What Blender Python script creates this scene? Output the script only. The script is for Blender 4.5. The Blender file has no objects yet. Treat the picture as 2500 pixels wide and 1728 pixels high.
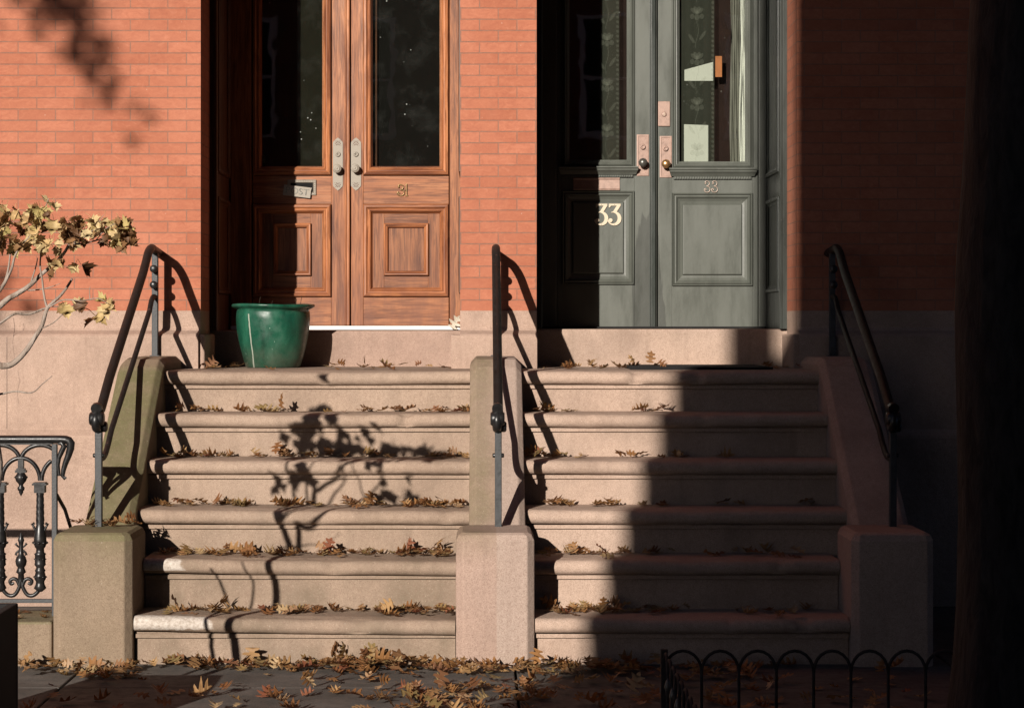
import bpy, math, random
from mathutils import Vector, Matrix, noise
R = math.radians
random.seed(7)
S = bpy.context.scene
COL = S.collection

# ------------------------------------------------------------------ camera
D, CZ, F = 11.72, 1.597, 5000.0
PX0, PY0 = 1175.0, 790.0
cd = bpy.data.cameras.new('camera'); cam = bpy.data.objects.new('camera', cd); COL.objects.link(cam)
cam.location = (0, -D, CZ); cam.rotation_euler = (R(90), 0, 0)
cd.sensor_width = 36; cd.lens = F/2500*36
cd.shift_x = (1250-PX0)/2500; cd.shift_y = -(864-PY0)/2500
cd.clip_start = .1; cd.clip_end = 500
S.camera = cam
def X(px, y): return (px-PX0)*(D+y)/F
def Zc(py, y): return CZ-(py-PY0)*(D+y)/F
def P(px, py, y): return Vector((X(px, y), y, Zc(py, y)))

# ------------------------------------------------------------------ light
TX, TZ = .385, .35                       # sideways run and drop of the sun per metre of depth
sun_dir = Vector((TX, 1, -TZ)).normalized()
w = bpy.data.worlds.new('World'); S.world = w; w.use_nodes = True
wn = w.node_tree; bg = wn.nodes['Background']
sky = wn.nodes.new('ShaderNodeTexSky'); sky.sky_type = 'NISHITA'; sky.sun_disc = False
elev = math.asin(-sun_dir.z)
sky.sun_elevation = elev; sky.air_density = .28; sky.dust_density = .4; sky.ozone_density = 1.0
sky.sun_rotation = math.atan2(-sun_dir.x, -sun_dir.y)
wn.links.new(sky.outputs[0], bg.inputs[0]); bg.inputs[1].default_value = .05
sl = bpy.data.lights.new('sun', 'SUN'); so = bpy.data.objects.new('sun', sl); COL.objects.link(so)
sl.energy = 5.0; sl.angle = R(.42); sl.color = (1, .925, .83)
so.rotation_euler = sun_dir.to_track_quat('-Z', 'Y').to_euler(); so.location = (-6, -15, 9)
S.view_settings.view_transform = 'Standard'; S.view_settings.look = 'None'
S.view_settings.exposure = .35; S.view_settings.gamma = 1
S.render.engine = 'CYCLES'
S.cycles.max_bounces = 6; S.cycles.diffuse_bounces = 1; S.cycles.glossy_bounces = 3
S.cycles.transparent_max_bounces = 12; S.cycles.caustics_reflective = False; S.cycles.caustics_refractive = False
S.cycles.use_denoising = True

# ------------------------------------------------------------------ material helpers
class NT:
    def __init__(s, name):
        s.m = bpy.data.materials.new(name); s.m.use_nodes = True
        s.t = s.m.node_tree; s.b = s.t.nodes['Principled BSDF']; s.out = s.t.nodes['Material Output']
        s.b.inputs['Specular IOR Level'].default_value = .3
    def n(s, typ, **kw):
        nd = s.t.nodes.new('ShaderNode'+typ)
        for k, v in kw.items():
            if k.startswith('i_'):
                key = k[2:]; key = int(key) if key.isdigit() else key.replace('_', ' ')
                nd.inputs[key].default_value = v
            else: setattr(nd, k, v)
        return nd
    def l(s, a, b): s.t.links.new(a, b)
    def pos(s): return s.n('NewGeometry').outputs['Position']
    def obj(s): return s.n('TexCoord').outputs['Object']
    def scale(s, v, sc):
        m = s.n('Mapping'); m.inputs['Scale'].default_value = sc; s.l(v, m.inputs[0]); return m.outputs[0]
    def noise(s, v, sc, det=4, rough=.55, dist=0):
        nd = s.n('TexNoise', i_Scale=sc, i_Detail=det, i_Roughness=rough, i_Distortion=dist); s.l(v, nd.inputs['Vector']); return nd.outputs['Fac']
    def ramp(s, f, *stops):
        r = s.n('ValToRGB'); e = r.color_ramp.elements
        while len(e) < len(stops): e.new(.5)
        for el, (p, c) in zip(e, stops):
            el.position = p; el.color = (c, c, c, 1) if isinstance(c, (int, float)) else (*c, 1)
        s.l(f, r.inputs[0]); return r.outputs[0]
    def mix(s, f, a, b, mode='MIX'):
        m = s.n('Mix', data_type='RGBA', blend_type=mode)
        for sock, v in ((m.inputs[0], f), (m.inputs[6], a), (m.inputs[7], b)):
            if isinstance(v, (int, float)): sock.default_value = v
            elif isinstance(v, tuple): sock.default_value = (*v, 1)
            else: s.l(v, sock)
        return m.outputs[2]
    def math(s, op, a, b=0, c=0, clamp=False):
        m = s.n('Math', operation=op, use_clamp=clamp)
        for sock, v in zip(m.inputs, (a, b, c)):
            if isinstance(v, (int, float)): sock.default_value = v
            else: s.l(v, sock)
        return m.outputs[0]
    def xyz(s, v):
        x = s.n('SeparateXYZ'); s.l(v, x.inputs[0]); return x.outputs
    def smooth(s, v, lo, hi):
        m = s.n('MapRange', interpolation_type='SMOOTHSTEP', i_From_Min=lo, i_From_Max=hi); s.l(v, m.inputs[0]); return m.outputs[0]
    def bump(s, h, st=.5, dist=.01):
        b = s.n('Bump', i_Strength=st, i_Distance=dist); s.l(h, b.inputs['Height']); s.l(b.outputs[0], s.b.inputs['Normal'])
    def col(s, c):
        if isinstance(c, tuple): s.b.inputs['Base Color'].default_value = (*c, 1)
        else: s.l(c, s.b.inputs['Base Color'])
    def set(s, **kw):
        for k, v in kw.items():
            i = s.b.inputs[k.replace('_', ' ')]
            if isinstance(v, (int, float)): i.default_value = v
            else: s.l(v, i)

def mat_brick(name, ux, vz, tint=1.0):
    n = NT(name); p = n.xyz(n.pos())
    u = n.math('ADD', n.math('ADD', p[0], p[1]), ux); v = n.math('ADD', p[2], vz)
    wob = n.noise(n.pos(), 9, 2)
    v2 = n.math('ADD', v, n.math('MULTIPLY', n.math('SUBTRACT', wob, .5), .004))
    c = n.n('CombineXYZ'); n.l(u, c.inputs[0]); n.l(n.math('ADD', v2, n.math('MULTIPLY', n.math('SUBTRACT', n.noise(n.pos(), 55, 3, .7), .5), .0042)), c.inputs[1])
    bt = n.n('TexBrick', offset=.5, i_Scale=1.0, i_Mortar_Size=.0027, i_Mortar_Smooth=.15, i_Bias=0.0, i_Brick_Width=.2142, i_Row_Height=.0642)
    bt.inputs['Color1'].default_value = (0, 0, 0, 1); bt.inputs['Color2'].default_value = (1, 1, 1, 1); bt.inputs['Mortar'].default_value = (.5, .5, .5, 1)
    n.l(c.outputs[0], bt.inputs['Vector'])
    t = tint
    base = n.ramp(bt.outputs['Color'], (0, (.36*t, .121*t, .066*t)), (.5, (.405*t, .143*t, .080*t)), (1, (.44*t, .160*t, .092*t)))
    sm = n.noise(n.scale(n.pos(), (1, 1, 1.9)), 19, 6, .68, 1.2)
    base = n.mix(n.ramp(sm, (.42, 0), (.74, .7)), base, (.295*t, .090*t, .053*t))
    base = n.mix(n.ramp(sm, (.26, .5), (.42, 0)), base, (.48*t, .195*t, .125*t))
    big = n.noise(n.pos(), 2.2, 3)
    base = n.mix(n.ramp(big, (.4, 0), (.75, .45)), base, (.49*t, .20*t, .125*t))
    sp = n.noise(n.pos(), 160, 2)
    base = n.mix(n.ramp(sp, (.66, 0), (.74, .45)), base, (.22*t, .072*t, .045*t))
    soot = n.noise(n.scale(n.pos(), (1, 1, .45)), 3.4, 6, .7)
    base = n.mix(n.ramp(soot, (.54, 0), (.76, .38)), base, (.23*t, .085*t, .055*t))
    spw = n.noise(n.pos(), 55, 1)
    base = n.mix(n.ramp(spw, (.765, 0), (.79, .55)), base, (.55, .38, .30))
    fac = n.math('MULTIPLY', bt.outputs['Fac'], n.ramp(n.noise(n.pos(), 26, 3), (.3, .35), (.55, .95)))
    mort = n.mix(n.noise(n.pos(), 60, 2), (.185, .098, .070), (.31, .185, .135))
    n.col(n.mix(fac, base, mort))
    h = n.math('SUBTRACT', n.math('MULTIPLY', n.noise(n.pos(), 45, 4), .35), bt.outputs['Fac'])
    n.bump(h, .9, .007); n.set(Roughness=.85)
    return n.m

def mat_stone(name, base=(.38, .26, .205), moss=None, split=None, paint=None, grey=0.0, dirty=0.35):
    n = NT(name); p = n.pos(); q = n.xyz(p)
    f = n.noise(p, 3.1, 6, .62)
    d = tuple(c*.74 for c in base); l = tuple(min(1, c*1.17) for c in base)
    c = n.ramp(f, (.3, d), (.52, base), (.75, l))
    f2 = n.noise(n.scale(p, (1, 1, .35)), 7, 5, .65)
    c = n.mix(n.ramp(f2, (.5, 0), (.75, dirty)), c, (base[0]*.52, base[1]*.55, base[2]*.55))
    if moss:
        mf = n.noise(p, 4.5, 5, .62)
        m = n.math('MULTIPLY', n.ramp(mf, (.28, .35), (.55, 1)), moss[1](n, p, q))
        c = n.mix(m, c, n.mix(n.noise(p, 12, 4), (moss[0][0]*.72, moss[0][1]*.74, moss[0][2]*.7), moss[0]))
    if split is not None:
        e = n.smooth(q[0], split-.004, split+.004)
        c = n.mix(n.math('MULTIPLY', e, .75), c, n.mix(n.noise(p, 5, 5), (.36, .275, .225), (.46, .37, .315)))
    stk = n.noise(n.scale(p, (1, 1, .08)), 15, 4, .6)
    c = n.mix(n.ramp(stk, (.56, 0), (.74, .38)), c, (base[0]*.55, base[1]*.55, base[2]*.53))
    ge = n.noise(p, 1.3, 3)
    c = n.mix(n.ramp(ge, (.45, 0), (.7, .45)), c, (base[0]*1.12, base[1]*1.17, base[2]*1.22))
    g = n.noise(p, 210, 3, .7)
    c = n.mix(n.ramp(g, (.36, .6), (.52, 0)), c, (base[0]*.5, base[1]*.45, base[2]*.43))
    gm = n.noise(p, 48, 5, .75)
    c = n.mix(n.ramp(gm, (.34, .28), (.5, 0)), c, (base[0]*.62, base[1]*.6, base[2]*.58)); c = n.mix(n.ramp(gm, (.52, 0), (.7, .2)), c, (base[0]*1.25, base[1]*1.27, base[2]*1.3))
    g2 = n.noise(p, 150, 2)
    c = n.mix(n.ramp(g2, (.66, 0), (.73, .45)), c, (min(1, base[0]*1.75), min(1, base[1]*1.85), min(1, base[2]*1.95)))
    v = n.n('TexVoronoi', i_Scale=26); n.l(p, v.inputs['Vector'])
    c = n.mix(n.math('MULTIPLY', n.ramp(v.outputs['Distance'], (.05, .5), (.1, 0)), n.ramp(n.noise(p, 5, 2), (.5, 0), (.62, 1))), c, (.48, .42, .36))
    if paint:
        c = n.mix(n.math('MULTIPLY', paint(n, p, q), .85), c, n.mix(n.ramp(n.noise(p, 60, 4, .7), (.35, 0), (.6, 1)), (.40, .34, .29), (.66, .60, .54)))
    n.col(c); n.bump(n.math('ADD', n.math('MULTIPLY', g, .6), n.noise(p, 30, 4)), .55, .007); n.set(Roughness=.9, Specular_IOR_Level=.2)
    return n.m

def mat_wood(name, vertical=True, tint=1.0):
    n = NT(name); p = n.pos()
    q = n.scale(p, (1, 1, .055) if vertical else (.055, 1, 1))
    g = n.noise(q, 85, 5, .6, .8)
    g2 = n.noise(q, 30, 5, .6, .7)
    t = tint
    c = n.ramp(g2, (.25, (.21*t, .070*t, .028*t)), (.5, (.335*t, .125*t, .050*t)), (.72, (.42*t, .178*t, .080*t)))
    c = n.mix(n.ramp(g, (.38, .75), (.56, 0)), c, (.12*t, .042*t, .019*t))
    st = n.noise(n.scale(p, (1, 1, .13) if vertical else (.13, 1, 1)), 9.5, 6, .7, .4)
    c = n.mix(n.ramp(st, (.5, 0), (.66, .88)), c, (.088*t, .027*t, .013*t))
    z = n.xyz(p)[2]
    low = n.math('SUBTRACT', 1, n.smooth(z, 1.58, 2.35))
    c = n.mix(n.math('MULTIPLY', low, n.ramp(n.noise(n.scale(p, (1, 1, .25)), 13, 4), (.36, 0), (.62, .6))), c, (.15*t, .058*t, .035*t))
    n.col(c); n.set(Roughness=n.ramp(g2, (.3, .55), (.7, .38)), Specular_IOR_Level=.35); n.bump(n.math('ADD', g, n.noise(p, 8, 2)), .2, .003)
    return n.m

def mat_paint(name, base, rough=.42, streak=True, chips=.5):
    n = NT(name); p = n.pos()
    f = n.noise(n.scale(p, (1, 1, .22)), 9, 5, .65)
    d = tuple(c*.55 for c in base)
    d = tuple(c*.82 for c in base); c = n.ramp(f, (.34, d), (.5, base), (.72, tuple(c*1.1 for c in base)))
    if streak:
        s_ = n.noise(n.scale(p, (1, 1, .12)), 5.5, 4, .6, .3)
        q = n.xyz(p)
        near = n.math('SUBTRACT', 1, n.smooth(n.math('ABSOLUTE', n.math('SUBTRACT', q[0], 1.055)), .02, .17))
        low = n.math('SUBTRACT', 1, n.smooth(q[2], 1.75, 2.75))
        patch = n.math('ADD', n.math('MULTIPLY', n.math('MULTIPLY', near, n.math('ADD', low, .35)), .42), s_)
        c = n.mix(n.ramp(patch, (.74, 0), (.765, .7)), c, tuple(v*.4 for v in base))
    ch = n.noise(p, 70, 2)
    c = n.mix(n.ramp(ch, (.755, 0), (.775, chips)), c, (.33, .30, .26))
    n.col(c); n.set(Roughness=n.ramp(f, (.3, rough*.7), (.7, rough*1.3)), Specular_IOR_Level=.45)
    n.bump(n.math('ADD', n.noise(p, 26, 4), n.math('MULTIPLY', n.noise(p, 190, 2), .4)), .16, .004)
    return n.m

def mat_metal(name, base, rough=.4, metallic=0.0, var=.35, spec=.5, bump=.15, chips=None):
    n = NT(name); p = n.pos()
    f = n.noise(p, 30, 5, .65)
    n.col(n.ramp(f, (.3, tuple(c*(1-var) for c in base)), (.7, tuple(min(1, c*(1+var)) for c in base))))
    if chips: n.col(n.mix(n.ramp(n.noise(p, 42, 2), (.70, 0), (.73, .8)), n.ramp(f, (.3, tuple(c*(1-var) for c in base)), (.7, tuple(min(1, c*(1+var)) for c in base))), chips))
    n.set(Roughness=n.ramp(f, (.3, rough*.75), (.7, min(1, rough*1.3))), Metallic=metallic, Specular_IOR_Level=spec)
    n.bump(n.noise(p, 120, 3), bump, .002)
    return n.m

def mat_plain(name, base, rough=.8, var=.2):
    n = NT(name); p = n.pos(); f = n.noise(p, 8, 4)
    n.col(n.ramp(f, (.3, tuple(c*(1-var) for c in base)), (.7, tuple(min(1, c*(1+var)) for c in base)))); n.set(Roughness=rough)
    return n.m

def mat_glass(name, dust=.5, tint=.75):
    n = NT(name); p = n.pos()
    tr = n.n('BsdfTransparent'); tr.inputs[0].default_value = (tint, tint*1.01, tint*.97, 1)
    gl = n.n('BsdfGlossy'); gl.inputs['Roughness'].default_value = .015; gl.inputs[0].default_value = (1, 1, 1, 1)
    fr = n.n('Fresnel', i_IOR=1.5)
    wv = n.n('Bump', i_Strength=.03, i_Distance=.02); n.l(n.noise(p, 3, 2), wv.inputs['Height']); n.l(wv.outputs[0], gl.inputs['Normal'])
    m1 = n.n('MixShader'); n.l(n.math('MULTIPLY', fr.outputs[0], 1.6), m1.inputs[0]); n.l(tr.outputs[0], m1.inputs[1]); n.l(gl.outputs[0], m1.inputs[2])
    df = n.n('BsdfDiffuse'); df.inputs[0].default_value = (.42, .44, .41, 1)
    cloud = n.ramp(n.noise(p, 5, 6, .7), (.5, .002), (.78, .022))
    v = n.n('TexVoronoi', i_Scale=22, i_Randomness=1.0); n.l(p, v.inputs['Vector'])
    dots = n.ramp(v.outputs['Distance'], (.05, .8), (.12, 0))
    sel = n.ramp(n.noise(p, 9, 2), (.585, 0), (.62, 1))
    f = n.math('MULTIPLY', n.math('ADD', cloud, n.math('MULTIPLY', n.math('MULTIPLY', dots, sel), .8)), dust, clamp=True)
    m2 = n.n('MixShader'); n.l(f, m2.inputs[0]); n.l(m1.outputs[0], m2.inputs[1]); n.l(df.outputs[0], m2.inputs[2])
    n.l(m2.outputs[0], n.out.inputs['Surface'])
    return n.m

def mat_lace(name, alpha, colr):
    n = NT(name); p = n.pos(); q = n.xyz(p)
    tr = n.n('BsdfTransparent'); df = n.n('BsdfDiffuse'); df.inputs[0].default_value = (*colr, 1)
    tl = n.n('BsdfTranslucent'); tl.inputs[0].default_value = (*colr, 1)
    a = n.n('MixShader', i_0=.3); n.l(df.outputs[0], a.inputs[1]); n.l(tl.outputs[0], a.inputs[2])
    gx = n.math('ABSOLUTE', n.math('SINE', n.math('MULTIPLY', q[0], 900))); gz = n.math('ABSOLUTE', n.math('SINE', n.math('MULTIPLY', q[2], 900)))
    f = n.math('MULTIPLY', n.math('ADD', n.math('MULTIPLY', n.math('MAXIMUM', gx, gz), .5), .5), alpha)
    m = n.n('MixShader'); n.l(f, m.inputs[0]); n.l(tr.outputs[0], m.inputs[1]); n.l(a.outputs[0], m.inputs[2])
    n.l(m.outputs[0], n.out.inputs['Surface'])
    return n.m

def mat_leaf(name, stops, island, trans=.3):
    n = NT(name)
    if island: rnd = n.n('NewGeometry').outputs['Random Per Island']
    else: rnd = n.n('ObjectInfo').outputs['Random']
    c = n.ramp(rnd, *stops)
    ob = n.obj()
    c = n.mix(n.ramp(n.noise(ob, 26, 4), (.45, 0), (.75, .55)), c, (.10, .045, .02))
    df = n.n('BsdfPrincipled'); n.l(c, df.inputs['Base Color']); df.inputs['Roughness'].default_value = .55; df.inputs['Specular IOR Level'].default_value = .35
    tl = n.n('BsdfTranslucent'); n.l(c, tl.inputs[0])
    m = n.n('MixShader', i_0=trans); n.l(df.outputs[0], m.inputs[1]); n.l(tl.outputs[0], m.inputs[2])
    n.l(m.outputs[0], n.out.inputs['Surface'])
    return n.m

M = {}
ZJ = 2.502
M['brick'] = mat_brick('pressed_red_brick', 2.543+.2142*20, -ZJ+.0642*60)
M['brick_pier'] = mat_brick('pressed_red_brick_pier', -X(1216.6, 0)+.2142*20, -ZJ+.0642*60)
M['brick_plain'] = mat_brick('street_brick', 0, 0, .55)
M['stone'] = mat_stone('brownstone')
M['stone_wall'] = mat_stone('brownstone_wall', (.43, .30, .235), dirty=.25)
def white_ends(n, p, q):     # worn white paint on the left ends of the two lowest treads
    ex = n.noise(p, 16, 4)
    x = n.math('ADD', q[0], n.math('MULTIPLY', n.math('SUBTRACT', ex, .5), .22))
    low = n.math('MULTIPLY', n.math('SUBTRACT', 1, n.smooth(x, -1.30, -1.26)), n.math('LESS_THAN', q[2], .3))
    up = n.math('MULTIPLY', n.math('SUBTRACT', 1, n.smooth(x, -1.46, -1.43)), n.math('LESS_THAN', q[1], -1.80))
    yy = n.math('ADD', q[1], n.math('MULTIPLY', n.math('SUBTRACT', n.noise(p, 34, 4, .7), .5), .05))
    fr = n.math('GREATER_THAN', n.math('ADD', q[2], n.math('MULTIPLY', n.noise(p, 40, 3), .03)), .182)
    lo2 = n.math('MULTIPLY', n.math('MULTIPLY', low, n.math('LESS_THAN', yy, -2.09)), fr)
    up2 = n.math('MULTIPLY', n.math('MULTIPLY', up, n.math('LESS_THAN', yy, -1.83)), n.math('GREATER_THAN', q[2], .41))
    up3 = n.math('MULTIPLY', up2, n.math('LESS_THAN', q[2], .5))
    return n.math('MULTIPLY', n.math('MAXIMUM', lo2, up3), n.ramp(n.noise(p, 28, 5, .7), (.3, .3), (.45, .92)))
M['stone_steps'] = mat_stone('brownstone_steps_weathered', (.375, .272, .206), paint=white_ends, moss=((.17, .135, .095), lambda n, p, q: n.math('MULTIPLY', n.math('SUBTRACT', 1, n.smooth(q[2], .1, 1.0)), n.ramp(n.noise(p, 2.4, 4), (.4, .25), (.65, .85)))))
M['stone_steps_pale'] = mat_stone('brownstone_steps_pale', (.45, .325, .255), dirty=.22)
def moss_left(n, p, q):
    up = n.smooth(n.xyz(n.n('NewGeometry').outputs['Normal'])[2], -.1, .35)
    top = n.math('SUBTRACT', 1, n.math('MULTIPLY', n.smooth(q[2], 1.33, 1.39), .9))
    side = n.math('MULTIPLY', n.smooth(q[2], .2, .62), .55)
    return n.math('MULTIPLY', n.math('MAXIMUM', up, side), top)
M['stone_mossy'] = mat_stone('brownstone_mossy', (.265, .192, .135), moss=((.165, .152, .074), moss_left))
M['stone_shared'] = mat_stone('brownstone_shared', (.375, .262, .21), split=.0716, moss=((.25, .20, .125), lambda n, p, q: n.math('MULTIPLY', n.smooth(q[2], .45, .7), n.math('SUBTRACT', 1, n.smooth(q[0], .0, .14)))))
M['wood_v'] = mat_wood('varnished_wood_upright', True)
M['wood_h'] = mat_wood('varnished_wood_across', False)
M['wood_mould'] = mat_wood('varnished_wood_moulding', True, 1.3)
M['wood_mould_h'] = mat_wood('varnished_wood_moulding_across', False, 1.25); M['wood_panel_v'] = mat_wood('worn_wood_upright', True, .8); M['wood_panel_h'] = mat_wood('worn_wood_across', False, .8)
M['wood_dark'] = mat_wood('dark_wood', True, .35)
M['green'] = mat_paint('grey_green_paint', (.098, .104, .089))
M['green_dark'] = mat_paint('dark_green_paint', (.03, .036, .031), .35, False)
M['iron'] = mat_metal('black_iron_paint', (.012, .011, .011), .36)
M['iron_rail'] = mat_metal('black_rail_paint', (.011, .0095, .009), .5, spec=.28, chips=(.10, .05, .04))
M['iron_matte'] = mat_metal('weathered_iron', (.05, .042, .038), .8, spec=.15)
M['iron_grey'] = mat_metal('worn_iron', (.036, .038, .041), .5, bump=.4)
M['nickel'] = mat_metal('worn_bronze_plate', (.275, .24, .195), .55, .1, .16)
M['pink_brass'] = mat_metal('worn_pink_brass', (.34, .225, .18), .5, .15, .2)
M['brass'] = mat_metal('brass', (.62, .36, .16), .32, .85, .15)
M['pewter'] = mat_metal('shaded_letter_metal', (.13, .125, .11), .35, .6, .2)
M['gold_number'] = mat_metal('gilt_number', (.30, .20, .09), .35, .7, .2)
M['cream'] = mat_metal('cream_number', (.58, .49, .36), .5, 0, .06)
M['copper_number'] = mat_metal('pale_copper_number', (.42, .33, .27), .4, .3, .1)
M['white'] = mat_plain('white_paint', (.78, .77, .75), .5, .06)
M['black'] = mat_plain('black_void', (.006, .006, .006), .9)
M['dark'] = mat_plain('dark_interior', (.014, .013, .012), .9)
M['olive'] = mat_plain('olive_shade', (.034, .034, .022), .9)
M['rubber'] = mat_plain('black_rubber', (.014, .013, .013), .85)
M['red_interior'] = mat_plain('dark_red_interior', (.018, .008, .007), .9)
M['soil'] = mat_plain('soil', (.03, .02, .013), .95, .5)
M['glass31'] = mat_glass('dusty_glass', 1.0, .7)
M['glass33'] = mat_glass('clear_glass', .25, .93)
M['net'] = mat_lace('lace_net', .5, (.115, .122, .105))
M['motif'] = mat_lace('lace_motif', .12, (.5, .52, .47))
M['sun_patch_lace'] = mat_lace('sun_patch_lace', .97, (.80, .83, .80)); M['white_cloth'] = mat_plain('white_cloth', (.70, .72, .70), .9, .05)
M['shaded_cloth'] = mat_plain('shaded_cloth', (.17, .17, .155), .9, .1)
M['orange'] = mat_plain('orange_wood', (.50, .18, .07), .6)
def glaze():
    n = NT('green_glaze'); p = n.obj(); q = n.xyz(p)
    f = n.noise(n.scale(p, (1, 1, .35)), 11, 5, .6, .6)
    c = n.ramp(f, (.28, (.004, .030, .018)), (.5, (.008, .066, .038)), (.75, (.022, .115, .068)))
    bl = n.noise(p, 7, 6, .7, .8)
    c = n.mix(n.ramp(bl, (.52, 0), (.72, .55)), c, (.06, .13, .095)); c = n.mix(n.ramp(bl, (.3, .6), (.44, 0)), c, (.004, .022, .015))
    low = n.math('SUBTRACT', 1, n.smooth(q[2], .02, .17))
    c = n.mix(n.math('MULTIPLY', low, n.ramp(n.noise(p, 14, 5), (.35, .2), (.6, .8))), c, (.055, .075, .05))
    dx = n.math('ABSOLUTE', n.math('SUBTRACT', n.math('ADD', q[0], n.math('MULTIPLY', q[2], .09)), n.math('ADD', -.098, n.math('MULTIPLY', n.math('SUBTRACT', n.noise(p, 12, 3), .5), .02))))
    crack = n.math('MULTIPLY', n.math('SUBTRACT', 1, n.smooth(dx, .0018, .0055)), n.math('LESS_THAN', q[2], .31))
    c = n.mix(n.math('MULTIPLY', crack, .75), c, (.42, .43, .36))
    sp = n.noise(p, 60, 2)
    c = n.mix(n.ramp(sp, (.72, 0), (.75, .7)), c, (.30, .40, .33))
    n.col(c); n.set(Roughness=n.ramp(n.noise(p, 20, 4), (.3, .2), (.7, .5)), Specular_IOR_Level=.5); n.bump(n.noise(p, 9, 3), .25, .006)
    return n.m
M['glaze'] = glaze()
def slate():
    n = NT('slate_paving'); p = n.pos(); q = n.xyz(p)
    f = n.noise(p, 2.6, 7, .65); f2 = n.noise(p, 18, 5, .7)
    c = n.ramp(f, (.3, (.062, .056, .051)), (.55, (.105, .094, .086)), (.75, (.145, .132, .122)))
    c = n.mix(n.ramp(f2, (.5, 0), (.75, .6)), c, (.05, .045, .04))
    sp = n.noise(p, 110, 2)
    c = n.mix(n.ramp(sp, (.7, 0), (.76, .7)), c, (.34, .30, .26))
    n.col(c); n.set(Roughness=n.ramp(f2, (.3, .6), (.7, .9))); n.bump(n.math('ADD', n.noise(p, 7, 6), n.math('MULTIPLY', n.noise(p, 90, 3), .3)), .4, .012)
    return n.m
M['slate'] = slate()
M['asphalt'] = mat_plain('asphalt', (.05, .05, .05), .95, .3)
M['earth'] = mat_plain('earth', (.06, .05, .04), .95, .3)
BARK = None
def bark(name, c0, c1):
    n = NT(name); p = n.pos()
    f = n.noise(n.scale(p, (1, 1, .3)), 24, 5, .65, .5)
    n.col(n.ramp(f, (.35, c0), (.65, c1))); n.set(Roughness=.9); n.bump(f, .8, .02)
    return n.m
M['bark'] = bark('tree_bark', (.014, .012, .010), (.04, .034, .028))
M['twig'] = bark('shrub_bark', (.17, .12, .09), (.40, .33, .28))
OAK = ((0, (.38, .19, .07)), (.18, (.25, .105, .04)), (.36, (.54, .33, .15)), (.52, (.16, .068, .03)), (.66, (.40, .20, .075)), (.78, (.27, .19, .075)), (.88, (.58, .40, .22)), (.97, (.27, .095, .05)))
M['oak'] = mat_leaf('oak_leaf', OAK, False)
M['oak_mass'] = mat_leaf('oak_leaf_drift', OAK, True)
M['maple'] = mat_leaf('maple_leaf', ((0, (.70, .52, .24)), (.22, (.80, .63, .34)), (.38, (.66, .44, .20)), (.52, (.52, .42, .16)), (.66, (.74, .50, .25)), (.82, (.30, .15, .06)), (.93, (.15, .075, .035))), True, .3)
M['pale_leaf'] = mat_leaf('pale_leaf', ((0, (.75, .68, .55)), (1, (.8, .72, .6))), False)

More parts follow.
